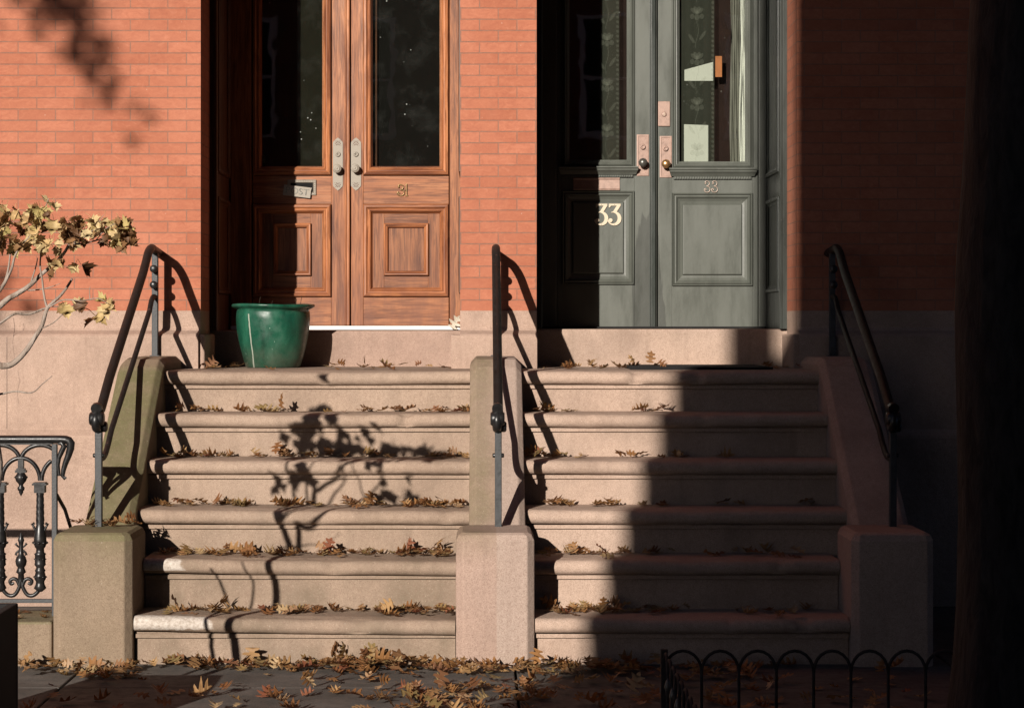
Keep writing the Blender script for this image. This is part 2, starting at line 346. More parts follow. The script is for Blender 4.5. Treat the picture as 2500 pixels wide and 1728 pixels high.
# ------------------------------------------------------------------ mesh helpers
class MB:
    def __init__(s): s.v = []; s.f = []; s.mi = []; s.sm = []
    def add(s, vs, fs, m=0, smooth=False):
        o = len(s.v); s.v += [tuple(v) for v in vs]
        for f in fs: s.f.append(tuple(i+o for i in f)); s.mi.append(m); s.sm.append(smooth)
        return s
    def box(s, x0, x1, y0, y1, z0, z1, m=0):
        vs = [(x, y, z) for z in (z0, z1) for y in (y0, y1) for x in (x0, x1)]
        return s.add(vs, [(0, 2, 3, 1), (4, 5, 7, 6), (0, 1, 5, 4), (1, 3, 7, 5), (3, 2, 6, 7), (2, 0, 4, 6)], m)
    def loft(s, rings, m=0, smooth=False, caps=True, closed=True):
        k = len(rings[0]); vs = [v for r in rings for v in r]; fs = []
        for i in range(len(rings)-1):
            for j in range(k if closed else k-1):
                a = i*k+j; b = i*k+(j+1) % k; fs.append((a, b, b+k, a+k))
        s.add(vs, fs, m, smooth)
        if caps and closed:
            s.add(rings[0], [tuple(range(k-1, -1, -1))], m); s.add(rings[-1], [tuple(range(k))], m)
        return s
    def tube(s, path, r, n=10, m=0, caps=True):
        path = [Vector(p) for p in path]; rs = r if isinstance(r, (list, tuple)) else [r]*len(path)
        rings = []; up = None
        for i, p in enumerate(path):
            t = (path[min(i+1, len(path)-1)]-path[max(i-1, 0)]).normalized()
            if up is None: up = Vector((0, 0, 1)) if abs(t.z) < .9 else Vector((1, 0, 0))
            a = t.cross(up).normalized(); b = a.cross(t).normalized(); up = b
            rings.append([p+(a*math.cos(q)+b*math.sin(q))*rs[i] for q in [2*math.pi*j/n for j in range(n)]])
        return s.loft(rings, m, True, caps)
    def lathe(s, prof, c, n=24, axis='z', m=0, smooth=True):
        rings = []
        for r, h in prof:
            ring = []
            for j in range(n):
                a = 2*math.pi*j/n; u, v = r*math.cos(a), r*math.sin(a)
                ring.append({'z': (c[0]+u, c[1]+v, c[2]+h), 'y': (c[0]+u, c[1]+h, c[2]-v), 'x': (c[0]+h, c[1]+u, c[2]+v)}[axis])
            rings.append(ring)
        return s.loft(rings, m, smooth, True)
    def poly(s, pts, y0, y1, m=0):          # outline in (x, z), front at y0, back at y1
        k = len(pts)
        return s.loft([[(x, y0, z) for x, z in pts], [(x, y1, z) for x, z in pts]], m)
    def frame(s, x0, x1, z0, z1, prof, y, m=0, basis=None, mh=None):   # mitred moulding: prof = [(inset, height towards viewer)]
        rings = []
        for d, h in prof:
            rings.append([(x0+d, y-h, z0+d), (x1-d, y-h, z0+d), (x1-d, y-h, z1-d), (x0+d, y-h, z1-d)])
        if basis: rings = [[basis(*v) for v in r] for r in rings]
        k0 = len(s.f); s.loft(rings, m, False, False)
        if mh is not None:
            for i in range(k0, len(s.f)):
                if (i-k0) % 2 == 0: s.mi[i] = mh
        return s
    def build(s, name, mats, root=None, bevel=0, smooth=None, seg=2):
        me = bpy.data.meshes.new(name); off = Vector(root.get('base', (0, 0, 0))) if root else Vector((0, 0, 0))
        me.from_pydata([tuple(Vector(v)-off) for v in s.v], [], s.f)
        for mt in (mats if isinstance(mats, (list, tuple)) else [mats]): me.materials.append(mt)
        me.polygons.foreach_set('material_index', s.mi); me.polygons.foreach_set('use_smooth', s.sm if smooth is None else [smooth]*len(s.f))
        me.update()
        o = bpy.data.objects.new(name, me); COL.objects.link(o)
        if root: o.parent = root
        if bevel:
            b = o.modifiers.new('bevel', 'BEVEL'); b.width = bevel; b.segments = seg; b.limit_method = 'ANGLE'; b.angle_limit = R(40)
        return o
def thing(name, label, cat, loc, group=None):
    o = bpy.data.objects.new(name, None); COL.objects.link(o); o.location = loc
    o['base'] = tuple(loc); o['label'] = label; o['category'] = cat
    if group: o['group'] = group
    o.empty_display_size = .1
    return o
class Sub:                                   # lets a part act as the root of its sub-parts
    pass
def sub(part, root): part['base'] = tuple(root['base']); return part
def tag(o, label, cat, group=None):
    o['label'] = label; o['category'] = cat
    if group: o['group'] = group
    return o
def structure(o): o['kind'] = 'structure'; return o
def bez(pts, n=8):                            # Catmull-Rom through points
    pts = [Vector(p) for p in pts]; out = []
    q = [pts[0]*2-pts[1]]+pts+[pts[-1]*2-pts[-2]]
    for i in range(1, len(q)-2):
        for k in range(n):
            t = k/n; a, b, c, d = q[i-1], q[i], q[i+1], q[i+2]
            out.append(.5*((2*b)+(c-a)*t+(2*a-5*b+4*c-d)*t*t+(3*b-a-3*c+d)*t**3))
    out.append(pts[-1]); return out

# ------------------------------------------------------------------ the setting
structure(MB().box(-60, 60, -80, 40, -.4, -.13).build('ground', M['earth']))
structure(MB().box(-40, 40, -13, -7, -.2, -.115).build('road', M['asphalt']))
sw = MB()
jx = [-12, -8.3, -6.1, -3.9, -1.85, .158, 2.2, 4.3, 6.5, 9, 12]
jy = [-7, -5.55, -4.1, -2.72, -1.3, .3]
for a in range(len(jx)-1):
    for b in range(len(jy)-1):
        off = .0 if b % 2 == 1 or b == 2 else .0
        sw.box(jx[a]+.006+off, jx[a+1]-.006+off, jy[b]+.006, jy[b+1]-.006, -.14, random.uniform(-.003, .0))
structure(sw.build('sidewalk', M['slate'], None, .006))
structure(MB().box(-12, 12, -7.16, -7.003, -.2, -.002).build('kerb', M['stone'], None, .012))
structure(MB().box(-30, 30, -16, -13, -.2, -.02).build('far_pavement', M['slate']))

# ------------------------------------------------------------------ the two houses
XL, XM0, XM1, XR = X(490, 0), X(1123.5, 0), X(1310, 0), X(1946, 0)   # door opening edges in the brick face
XS = X(1212.6, 0)                                                      # party line
ZB, ZTOP, ZLINT = 1.671, 9.0, 4.15
YJ = .385
Y31, Y33 = 1.15, 1.10
SILL31, SILL33 = 1.556, 1.565
h31 = thing('row_house', 'red brick row house with varnished wooden double doors numbered 31', 'house', (-2.0, .2, 0))
h33 = thing('row_house', 'red brick row house with grey green painted double doors numbered 33', 'house', (2.0, .2, 0))
# brick walls
b = MB(); b.box(-6, XL, 0, YJ, ZB, ZTOP); b.box(XL, XM0, 0, YJ, ZLINT+.25, ZTOP)
b.box(XM0, XS, 0, YJ, ZB, ZTOP, 1)
b.build('wall', [M['brick'], M['brick_pier']], h31)
b = MB(); b.box(XS, XM1, 0, YJ, ZB, ZTOP, 1); b.box(XM1, XR, 0, YJ, ZLINT+.25, ZTOP); b.box(XR, 6, 0, YJ, ZB, ZTOP)
b.build('wall', [M['brick'], M['brick_pier']], h33)
MB().box(XL-.15, XM0+.03, -.03, YJ, ZLINT, ZLINT+.248).build('lintel', M['stone_wall'], h31, .01)
MB().box(XM1-.03, XR+.15, -.03, YJ, ZLINT, ZLINT+.248).build('lintel', M['stone_wall'], h33, .01)
for hh, a, c in ((h31, -6, XS-.002), (h33, XS+.002, 6)):
    MB().box(a, c, -.45, .6, ZTOP, ZTOP+.5).build('cornice', M['green_dark'], hh, .03)
def base_course(x0, x1, z1=ZB, step2=True, capL=0, capR=0):
    prof = [(YJ, 0.0), (YJ, z1), (-.012, z1), (-.016, 1.572), (-.03, 1.558), (-.095, 1.538), (-.11, 1.525)]
    if step2: prof += [(-.11, .998), (-.118, .992), (-.15, .965), (-.155, .95), (-.155, 0)]
    else: prof += [(-.11, 0)]
    m = MB(); m.loft([[(x, y, z) for y, z in prof] for x in (x0, x1)]); return m
base_course(-6, XL).build('stone_base', M['stone_wall'], h31, .004)
m = MB()
jx_ = X(17, -.11)
m.box(jx_-.0012, jx_+.0012, -.1104, -.10, 1.0, 1.52)
for pts in ([(33, 776), (36, 800), (31, 836), (35, 868), (33, 896)], [(44, 905), (48, 930), (42, 960), (46, 985)]):
    m.tube([(X(a, -.11), -.1095, Zc(b_, -.11)) for a, b_ in pts], .0011, 4)
m.build('wall_joint', M['dark'], h31)
MB().box(XL-.2, XL+.035, -.085, YJ-.03, .3, 1.536).build('jamb_block', M['stone_wall'], h31, .012)
m = base_course(XM0, XS-.001, step2=False); m.box(XM0-.05, XM0+.2, -.104, YJ-.03, .3, 1.532); m.build('stone_base', M['stone_wall'], h31, .004)
base_course(XS+.001, XM1, step2=False).build('stone_base', M['stone_wall'], h33, .004)
base_course(XR, 6).build('stone_base', M['stone_wall'], h33, .004)
MB().box(XR-.035, XR+.2, -.085, YJ-.03, .3, 1.536).build('jamb_block', M['stone_wall'], h33, .012)

def recess(hh, xl, xr, yd, frame_m, dark_m, sill, sill_z, head, rin=.025):
    # panelled linings of the deep doorway, frame, head, and the dark hall behind
    for sgn, xe, ins in ((1, xl, .025), (-1, xr, rin)):
        m = MB(); a, c = sorted((xe-sgn*.08, xe+sgn*ins)); m.box(a, c, YJ, yd+.05, sill_z, ZLINT)
        f = xe+sgn*ins
        for z0, z1 in ((sill_z+.22, 2.36), (2.5, 3.95)):
            m.frame(YJ+.12, yd-.08, z0, z1, [(0, 0), (.004, .016), (.02, .018), (.03, .006), (.045, .004)], 0, 0, lambda x, y, z: (f-sgn*y if False else f+sgn*(-y), x, z))
        if ins > .01: m.box(min(f, f+sgn*.018), max(f, f+sgn*.018), YJ-.004, YJ+.05, sill_z, ZLINT-.002)
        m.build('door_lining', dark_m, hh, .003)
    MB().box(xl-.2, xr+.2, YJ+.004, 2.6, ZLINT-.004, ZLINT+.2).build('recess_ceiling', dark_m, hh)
    m = MB()
    for (a, c, z0, z1, y0) in ((xl+.03, head[0]-.003, sill_z, ZLINT-.01, yd-.02), (head[1]+.003, xr-.0, sill_z, ZLINT-.01, yd-.02)):
        m.box(a, c, y0, yd+.10, z0, z1)
        for e in (.004, .03):
            pass
    m.box(head[0]-.003, head[1]+.003, yd-.02, yd+.1, 3.95, ZLINT-.01)
    m.build('door_frame', frame_m, hh, .006)
    m = MB(); m.box(xl-.02, xr+.02, .42, yd+.6, 1.2, sill_z); m.build('door_sill', sill, hh, .012)
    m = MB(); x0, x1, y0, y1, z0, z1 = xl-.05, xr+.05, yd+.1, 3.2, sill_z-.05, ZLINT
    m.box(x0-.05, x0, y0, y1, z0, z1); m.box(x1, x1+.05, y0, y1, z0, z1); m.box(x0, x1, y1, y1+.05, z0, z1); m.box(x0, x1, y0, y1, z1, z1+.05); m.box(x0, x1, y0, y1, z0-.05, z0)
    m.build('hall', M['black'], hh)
L31 = (X(616, Y31), X(856, Y31), X(1096.5, Y31)); L33 = (X(1360, Y33), X(1605, Y33), X(1850, Y33))
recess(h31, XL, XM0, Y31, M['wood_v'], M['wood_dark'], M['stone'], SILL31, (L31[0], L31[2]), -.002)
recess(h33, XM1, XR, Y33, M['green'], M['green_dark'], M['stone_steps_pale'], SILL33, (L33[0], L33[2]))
MB().box(XL+.04, XM0-.002, Y31-.09, Y31-.015, SILL31+.002, SILL31+.027).build('threshold', M['white'], h31, .003)
MB().box(XM1+.03, XR-.03, Y33-.045, Y33+.03, SILL33+.002, SILL33+.014).build('threshold', M['rubber'], h33, .003)

def z31(py): return Zc(py, Y31)
def z33(py): return Zc(py, Y33)
def arc(cx, cz, r, a0, a1, n=14): return [(cx+r*math.cos(R(a0+(a1-a0)*i/n)), cz+r*math.sin(R(a0+(a1-a0)*i/n))) for i in range(n+1)]

BOLT = [(0, 0), (0, .024), (.006, .028), (.014, .026), (.018, .016), (.026, .014), (.030, .020), (.040, .021), (.047, .012), (.051, .002), (.055, -.004)]
# ---- house 31 leaves
def leaf31(xa, xb, right):
    gz0 = z31(407); gt = 3.9; s = (DW := xb-xa)
    stile_in = X(886, Y31)-X(856, Y31)
    xo0, xo1 = (xa+stile_in, xb-.002) if right else (xa+.002, xb-(X(841, Y31)-X(809, Y31))-.036)
    # xo0..xo1 = span of the mouldings
    if not right: xo0 = xa+.002
    y = Y31
    mould = .058
    body = MB()
    zb = z31(794.7); rail = [z31(724.6), z31(499), z31(428.5)]
    gx0, gx1 = xo0+mould, xo1-mould
    body.box(xa, xo0, y, y+.05, zb, gt+.04, 0) if xo0-xa > .004 else None
    body.box(xo1, xb, y, y+.05, zb, gt+.04, 0) if xb-xo1 > .004 else None
    body.box(xo0, xo1, y+.001, y+.05, zb, rail[0]-.001, 1)
    body.box(xo0, xo1, y+.001, y+.05, rail[1]+.001, rail[2]-.001, 1)
    body.box(xo0, xo1, y+.001, y+.05, gt-.02, gt+.04, 1)
    door = body.build('door', [M['wood_v'], M['wood_h']], h31, .0025); sub(door, h31)
    prof = [(0, 0), (.0, .012), (.006, .024), (.018, .027), (.026, .018), (.032, .016), (.040, .020), (.047, .014), (.052, .002), (.058, -.012)]
    mm = MB(); mm.frame(xo0, xo1, rail[2], gt, prof, y, mh=1); mm.build('glass_moulding', [M['wood_mould'], M['wood_mould_h']], door)
    MB().box(gx0-.004, gx1+.004, y+.014, y+.018, gz0-.004, gt-.05).build('glass_pane', M['glass31'], door)
    # lower panel: bolection, field, small raised frame
    mm = MB(); mm.frame(xo0, xo1, rail[0], rail[1], prof[:-1]+[(.058, -.008), (.06, -.02)], y, mh=1); mm.build('panel_moulding', [M['wood_mould'], M['wood_mould_h']], door)
    fx0, fx1, fz0, fz1 = xo0+.058, xo1-.058, rail[0]+.058, rail[1]-.058
    sx = X(937, Y31)-X(909, Y31); sz = .078
    ix0, ix1, iz0, iz1 = fx0+sx, fx1-sx, fz0+sz, fz1-sz+.015
    pm = MB(); pm.box(fx0-.004, ix0, y+.010, y+.03, fz0-.004, fz1+.004, 0); pm.box(ix1, fx1+.004, y+.010, y+.03, fz0-.004, fz1+.004, 0)
    pm.box(ix0, ix1, y+.011, y+.03, fz0-.004, iz0, 1); pm.box(ix0, ix1, y+.011, y+.03, iz1, fz1+.004, 1)
    pm.box(ix0, ix1, y+.016, y+.03, iz0, iz1, 0)
    pm.build('panel', [M['wood_panel_v'], M['wood_panel_h']], door, .0015)
    mm = MB(); mm.frame(ix0-.002, ix1+.002, iz0-.002, iz1+.002, [(0, -.012), (0, .006), (.005, .012), (.012, .011), (.016, .002), (.020, .004), (.026, -.002), (.03, -.018)], y, mh=1); mm.build('inner_moulding', [M['wood_mould'], M['wood_mould_h']], door)
    if not right:
        # astragal bead on the meeting edge
        a0 = X(841, Y31)
        m = MB(); m.box(a0, a0+.012, y-.008, y+.01, zb, gt); m.box(a0+.013, a0+.034, y-.018, y+.01, zb, gt, 0)
        m.build('astragal', M['wood_mould'], door, .006, seg=3)
    return door
d31a = leaf31(L31[0], L31[1]-.003, False); d31b = leaf31(L31[1]+.003, L31[2], True)
def plate31(door, px0, px1, kx, ky, cx, cy):
    y = Y31; x0, x1 = X(px0, y), X(px1, y); zt, zb = z31(336), z31(466); w_ = x1-x0; c = (x0+x1)/2
    e = .028
    half = [(w_*.5, zb+e*1.2), (w_*.5, zt-e*1.2), (w_*.43, zt-e*.85), (w_*.36, zt-e*.78), (w_*.2, zt-e*.35), (w_*.1, zt-e*.25), (0, zt)]
    top = [(c+a, z) for a, z in half]; lt = [(c-a, z) for a, z in half[-2::-1]]
    bot = [(c-a, zb+(zt-z)) for a, z in half[1:]]; rb = [(c+a, zb+(zt-z)) for a, z in half[-2:0:-1]]
    pl = MB(); pl.poly(top+lt+bot+rb, y-.005, y+.001)
    o = pl.build('door_plate', M['nickel'], door, .001)
    # pierced filigree (dark openings) top and bottom
    for sgn, zz in ((1, zt), (-1, zb)):
        hl = MB()
        for dx, dz, rx, rz in ((0, .026, .003, .006), (-.008, .033, .003, .005), (.008, .033, .003, .005), (0, .043, .003, .005), (-.016, .038, .0025, .004), (.016, .038, .0025, .004), (-.008, .047, .003, .004), (.008, .047, .003, .004), (-.019, .05, .002, .002), (.019, .05, .002, .002), (-.012, .024, .003, .003), (.012, .024, .003, .003)):
            ctr = (c+dx, zz-sgn*dz); hl.poly([(ctr[0]+rx*math.cos(t), ctr[1]+rz*math.sin(t)) for t in [k*math.pi/4 for k in range(8)]], y-.0056, y-.0045)
        hl.build('pierced_work', M['wood_dark'], door)
    k = MB(); k.lathe([(.012, -.004), (.012, -.018), (.009, -.022), (.010, -.034), (.024, -.037), (.0275, -.043), (.0275, -.049), (.022, -.054), (.0195, -.053), (.017, -.058), (.011, -.06), (.009, -.058), (.006, -.061), (0, -.062)], (X(kx, y-.05), y, Zc(ky, y-.05)), 26, 'y')
    k.build('door_knob', M['nickel'], door)
    k = MB(); k.lathe([(.0165, -.004), (.0165, -.010), (.014, -.013), (.009, -.013), (.008, -.0115), (0, -.0115)], (X(cx, y), y, z31(cy)), 22, 'y'); k.build('lock', M['nickel'], door)
    MB().box(X(cx, y)-.0012, X(cx, y)+.0012, y-.0142, y-.011, z31(cy)-.006, z31(cy)+.004).build('keyhole', M['black'], door)
plate31(d31a, 813, 837, 823, 412, 825, 377)
plate31(d31b, 857, 881.5, 867, 411, 869, 377)
def digits(door, name, strokes, mt, y, r):
    m = MB()
    for st in strokes: m.tube([(a, y, b_) for a, b_ in st], r, 8)
    return m.build(name, mt, door)
def three(x0, x1, z0, z1):
    w_, h = x1-x0, z1-z0; c = x0+w_*.45
    pts = [(x0+.10*w_, z0+.80*h), (x0+.22*w_, z0+.74*h), (x0+.30*w_, z0+.82*h), (x0+.18*w_, z0+.90*h), (x0+.42*w_, z0+.99*h), (x0+.78*w_, z0+.92*h), (x0+.88*w_, z0+.76*h), (x0+.72*w_, z0+.60*h), (x0+.42*w_, z0+.54*h), (x0+.78*w_, z0+.47*h), (x0+.99*w_, z0+.28*h), (x0+.84*w_, z0+.07*h), (x0+.48*w_, z0+.0*h), (x0+.12*w_, z0+.08*h), (x0+.02*w_, z0+.24*h), (x0+.18*w_, z0+.33*h), (x0+.32*w_, z0+.25*h), (x0+.24*w_, z0+.18*h)]
    return [(v.x, v.z) for v in bez([(a, 0, b_) for a, b_ in pts], 5)]
zl, zh = z31(478), z31(451)
a0, a1, a2 = X(969.5, Y31), X(987, Y31), X(993, Y31)
digits(d31b, 'house_number', [three(a0, a1, zl, zh), [(a2, zl), (a2, zh+.003)], [(a2-.011, zl), (a2+.008, zl)], [(a2-.007, zh-.002), (a2, zh+.003)], [(a1, (zl+zh)/2-.002), (a2, (zl+zh)/2-.004)]], M['gold_number'], Y31-.006, .0032)
# letter box of 31: ornate frame with a tilted flap reading POST
y = Y31
lx0, lx1, lz0, lz1 = X(702, y), X(772, y), z31(477), z31(439)
m = MB(); m.frame(lx0, lx1, lz0, lz1, [(0, -.002), (0, .007), (.003, .009), (.006, .006), (.014, .006), (.017, .009), (.02, .004), (.02, -.002)], y)
for i in range(15):
    xx = lx0+.014+(lx1-lx0-.028)*i/14
    m.lathe([(.0035, -.005), (.002, -.009), (0, -.0095)], (xx, y, lz1-.010), 6, 'y')
for i in range(6):
    for xx in (lx0+.010, lx1-.010): m.lathe([(.0035, -.005), (.002, -.009), (0, -.0095)], (xx, y, lz0+.012+.068*i/5), 6, 'y')
box31 = m.build('letter_box', M['nickel'], d31a)
MB().box(lx0+.017, lx1-.017, y-.0015, y+.002, lz0+.016, lz1-.016).build('letter_opening', M['black'], d31a)
fl = MB(); cx_, cz_ = X(726, y), z31(468)
ang = R(-7)
def rot(u, v): return (cx_+u*math.cos(ang)-v*math.sin(ang), cz_+u*math.sin(ang)+v*math.cos(ang))
hw, hh_ = .086, .033
fl.poly([rot(-hw, -hh_), rot(hw, -hh_), rot(hw, hh_-.012), rot(hw+.004, hh_), rot(-hw, hh_)], y-.020, y-.016)
fl.build('letter_flap', M['nickel'], d31a, .001)
def text_mesh(txt, size, depth):
    cu = bpy.data.curves.new('lettering', 'FONT'); cu.body = txt; cu.size = size; cu.extrude = depth; cu.align_x = 'CENTER'; cu.align_y = 'CENTER'; cu.offset = .0
    to = bpy.data.objects.new('lettering', cu); COL.objects.link(to)
    me = bpy.data.meshes.new_from_object(to.evaluated_get(bpy.context.evaluated_depsgraph_get()))
    bpy.data.objects.remove(to); bpy.data.curves.remove(cu); return me
tm = text_mesh('POST', .056, .0025)
tb = MB(); vs = []
for v in tm.vertices:
    a, c = rot(v.co.x*1.12, v.co.y); vs.append((a, y-.0205-v.co.z, c))
tb.add(vs, [tuple(p.vertices) for p in tm.polygons]); tb.build('lettering', M['pewter'], d31a); bpy.data.meshes.remove(tm)  # darker metal puts the shading of the raised letters into their colour
# behind the left glass: an olive blind, with dark red cloth left of it
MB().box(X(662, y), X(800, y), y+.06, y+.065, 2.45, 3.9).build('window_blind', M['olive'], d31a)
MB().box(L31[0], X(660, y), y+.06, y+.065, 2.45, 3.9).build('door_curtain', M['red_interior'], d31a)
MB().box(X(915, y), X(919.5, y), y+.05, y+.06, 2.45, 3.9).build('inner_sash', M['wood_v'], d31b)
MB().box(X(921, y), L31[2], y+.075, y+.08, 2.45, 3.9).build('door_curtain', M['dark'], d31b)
MB().box(X(632, y), X(648, y), y+.010, y+.0125, z31(398), z31(380)).build('window_sticker', M['olive'], d31a)

# ---- house 33 leaves
def leaf33(xa, xb, right):
    y = Y33; zb = z33(800); gt = 3.9
    if right: xo0, xo1 = X(1640.7, y), X(1838, y)
    else: xo0, xo1 = xa+.03, X(1549, y)
    if right: gz, l0, l1, p0, p1 = 396.6, 413, 438, 698, 472
    else: gz, l0, l1, p0, p1 = 391, 409, 433, 694.7, 466.7
    zp0, zp1, zl0, zl1, zg = z33(p0), z33(p1), z33(l1), z33(l0), z33(gz)
    b_ = MB(); b_.box(xa, xo0, y, y+.05, zb, gt+.04); b_.box(xo1, xb, y, y+.05, zb, gt+.04)
    b_.box(xo0, xo1, y+.0007, y+.05, zb, zp0); b_.box(xo0, xo1, y+.0007, y+.05, zp1, zl1); b_.box(xo0, xo1, y+.0007, y+.05, gt-.02, gt+.04)
    door = b_.build('door', M['green'], h33, .002); sub(door, h33)
    mo = [(0, -.001), (0, .010), (.005, .013), (.009, .004), (.012, .010), (.020, .016), (.026, .010), (.030, .011), (.036, .000), (.040, -.004), (.048, -.012)]
    m = MB(); m.frame(xo0, xo1, zl1, gt, mo, y); m.build('glass_moulding', M['green'], door)
    MB().box(xo0+.04, xo1-.04, y+.012, y+.016, zl1+.034, gt-.03).build('glass_pane', M['glass33'], door)
    # shelf with a dentil strip
    ex = .012; prof = [(0, zl1+.004), (-.050, zl1+.004), (-.052, zl1-.004), (-.044, zl1-.010), (-.042, zl1-.020), (-.030, zl1-.030), (-.020, zl1-.042), (-.018, zl1-.046), (0, zl1-.046)]
    m = MB(); rings = []
    for e, k in ((xo0-.002, 1), (xo1+.002, -1)): rings.append([(e-(-yy*.0)*k+(-1 if k == 1 else 1)*min(.02, -yy*.4), y+yy, zz) for yy, zz in prof])
    m.loft(rings); m.build('shelf', M['green'], door, .001)
    dn = MB(); nd = 30; dx0, dx1 = xo0+.012, xo1-.012
    dn.box(dx0-.003, dx1+.003, y-.010, y, zl0-.002, zl1-.0465)
    for i in range(nd):
        c = dx0+(dx1-dx0)*(i+.5)/nd; dn.box(c-.0055, c+.0055, y-.018, y-.0095, zl0+.001, zl1-.048)
    dn.build('dentil_strip', M['green'], door, .001)
    pm = [(0, -.001), (0, .012), (.004, .016), (.009, .012), (.011, .004), (.015, .009), (.022, .012), (.028, .006), (.034, -.002), (.05, -.010), (.066, -.014)]
    m = MB(); m.frame(xo0+.002, xo1-.002, zp0, zp1, pm, y); m.build('panel_moulding', M['green'], door)
    q = .066
    m = MB(); m.frame(xo0+q-.004, xo1-q+.004, zp0+q-.002, zp1-q+.002, [(0, -.016), (.004, -.013), (.008, .0), (.012, .0015)], y)
    a, c, e, g = xo0+q+.008, xo1-q-.008, zp0+q+.010, zp1-q-.010
    m.box(a, c, y-.0015, y+.02, e, g); m.build('panel', M['green'], door)
    if not right:
        m = MB(); a0, a1 = X(1586, y), X(1600, y); m.box(a0, a0+.006, y-.006, y+.01, zb, gt); m.box(a0+.009, a1, y-.018, y+.01, zb, gt)
        m.build('astragal', M['green_dark'], door, .006, seg=3)
    return door
d33a = leaf33(L33[0], L33[1]-.004, False); d33b = leaf33(L33[1]+.004, L33[2], True)
y = Y33
def plate33(door, px0, px1, pt, pb, kx, ky, cx, cy, kmat):
    x0, x1, zb, zt = X(px0, y), X(px1, y), z33(pb), z33(pt)
    m = MB(); m.frame(x0, x1, zb, zt, [(0, -.001), (0, .005), (.004, .006), (.010, .006), (.012, .003)], y); m.box(x0+.011, x1-.011, y-.003, y+.002, zb+.011, zt-.011)
    for a in (x0+.02, x1-.02):
        for c in (zb+.022, zt-.022): m.lathe([(.003, -.003), (.002, -.005), (0, -.0052)], (a, y, c), 8, 'y')
    m.build('door_plate', M['pink_brass'], door)
    k = MB(); prof = [(.013, 0), (.012, -.016), (.010, -.026), (.016, -.030), (.026, -.038), (.0285, -.047), (.025, -.057), (.015, -.064), (.004, -.067), (0, -.067)]
    n = 48; rings = []; c = (X(kx, y-.05), y, Zc(ky, y-.05))
    for i, (r, h) in enumerate(prof):
        fl_ = .10 if 3 < i < 8 else 0
        rings.append([(c[0]+r*(1-fl_*(j % 3 == 0))*math.cos(2*math.pi*j/n), c[1]+h, c[2]-r*(1-fl_*(j % 3 == 0))*math.sin(2*math.pi*j/n)) for j in range(n)])
    k.loft(rings, 0, True); k.build('door_knob', kmat, door)
    k = MB(); k.lathe([(.0175, -.003), (.0175, -.011), (.014, -.014), (.009, -.014), (.008, -.012), (0, -.012)], (X(cx, y), y, z33(cy)), 22, 'y'); k.build('lock', M['pink_brass'], door)
plate33(d33a, 1554.5, 1584, 329, 430, 1570, 397, 1569, 359, M['pewter'])
plate33(d33b, 1610.6, 1640, 332.7, 434, 1626, 400, 1624.5, 363, M['brass'])
m = MB(); m.box(X(1605.5, y)+.002, X(1636, y), y-.010, y, z33(309.5), z33(248)); o = m.build('lock_plate', M['pink_brass'], d33b, .005)
m = MB(); m.lathe([(.017, -.009), (.015, -.015), (.010, -.017), (0, -.016)], (X(1621, y), y, z33(280)), 20, 'y'); m.build('lock', M['pink_brass'], d33b)
MB().box(X(1621, y)-.0015, X(1621, y)+.0015, y-.0185, y-.0155, z33(284), z33(276)).build('keyhole', M['cream'], d33b)
# letter flap
m = MB(); x0, x1, zb, zt = X(1400, y), X(1512.6, y), z33(465), z33(434)
m.loft([[(xx, y, zt), (xx, y-.012, zt-.002), (xx, y-.012, zt-.008), (xx, y-.006, zt-.014), (xx, y-.009, zb+.012), (xx, y-.013, zb+.010), (xx, y-.010, zb), (xx, y, zb)] for xx in (x0, x1)])
m.build('letter_box', M['pink_brass'], d33a)
digits(d33b, 'house_number', [three(X(1719, y), X(1733.5, y), z33(470), z33(442)), three(X(1737, y), X(1752, y), z33(470), z33(442))], M['copper_number'], y-.005, .0028)
def big_three(mb, x0, x1, z0, z1, y0):
    w_, h = x1-x0, z1-z0
    mb.poly([(x0+.04*w_, z1), (x0+.04*w_, z1-.17*h), (x0+.13*w_, z1-.17*h), (x0+.2*w_, z1-.085*h), (x0+.66*w_, z1-.085*h), (x0+.97*w_, z1-.085*h), (x0+.97*w_, z1)], y0, y0+.008)
    mb.poly([(x0+.66*w_, z1-.0855*h), (x0+.97*w_, z1-.0855*h), (x0+.62*w_, z0+.60*h), (x0+.32*w_, z0+.60*h)], y0-.0001, y0+.008)
    cx, cz, ro = x0+.47*w_, z0+.325*h, .325*h
    out = arc(cx, cz, ro, 118, -168, 26); inn = [(cx+(a-cx)*k-.02*w_, cz+(c-cz)*(k*1.14)) for (a, c), k in zip(out, [.80-.30*math.sin(math.pi*min(1, i/24)) for i in range(27)])]
    for i in range(26):
        mb.poly([out[i], inn[i], inn[i+1], out[i+1]][::-1], y0-.0002, y0+.008)
    mb.lathe([(.0, -.0004), (.16*w_, -.0004), (.16*w_, .008), (0, .008)], (x0+.17*w_, y0, z0+.24*h), 18, 'y', smooth=False)
    for zz in (z1-.04*h, z0+.045*h): mb.lathe([(.0, -.0008), (.0022, -.0008), (.0022, .001)], (x0+.5*w_, y0, zz), 8, 'y', m=1, smooth=False)
m = MB(); big_three(m, X(1453.5, y), X(1483.5, y), z33(551), z33(498), y-.010); big_three(m, X(1485, y), X(1516, y), z33(551), z33(498), y-.010)
m.build('house_number', [M['cream'], M['rubber']], d33a)
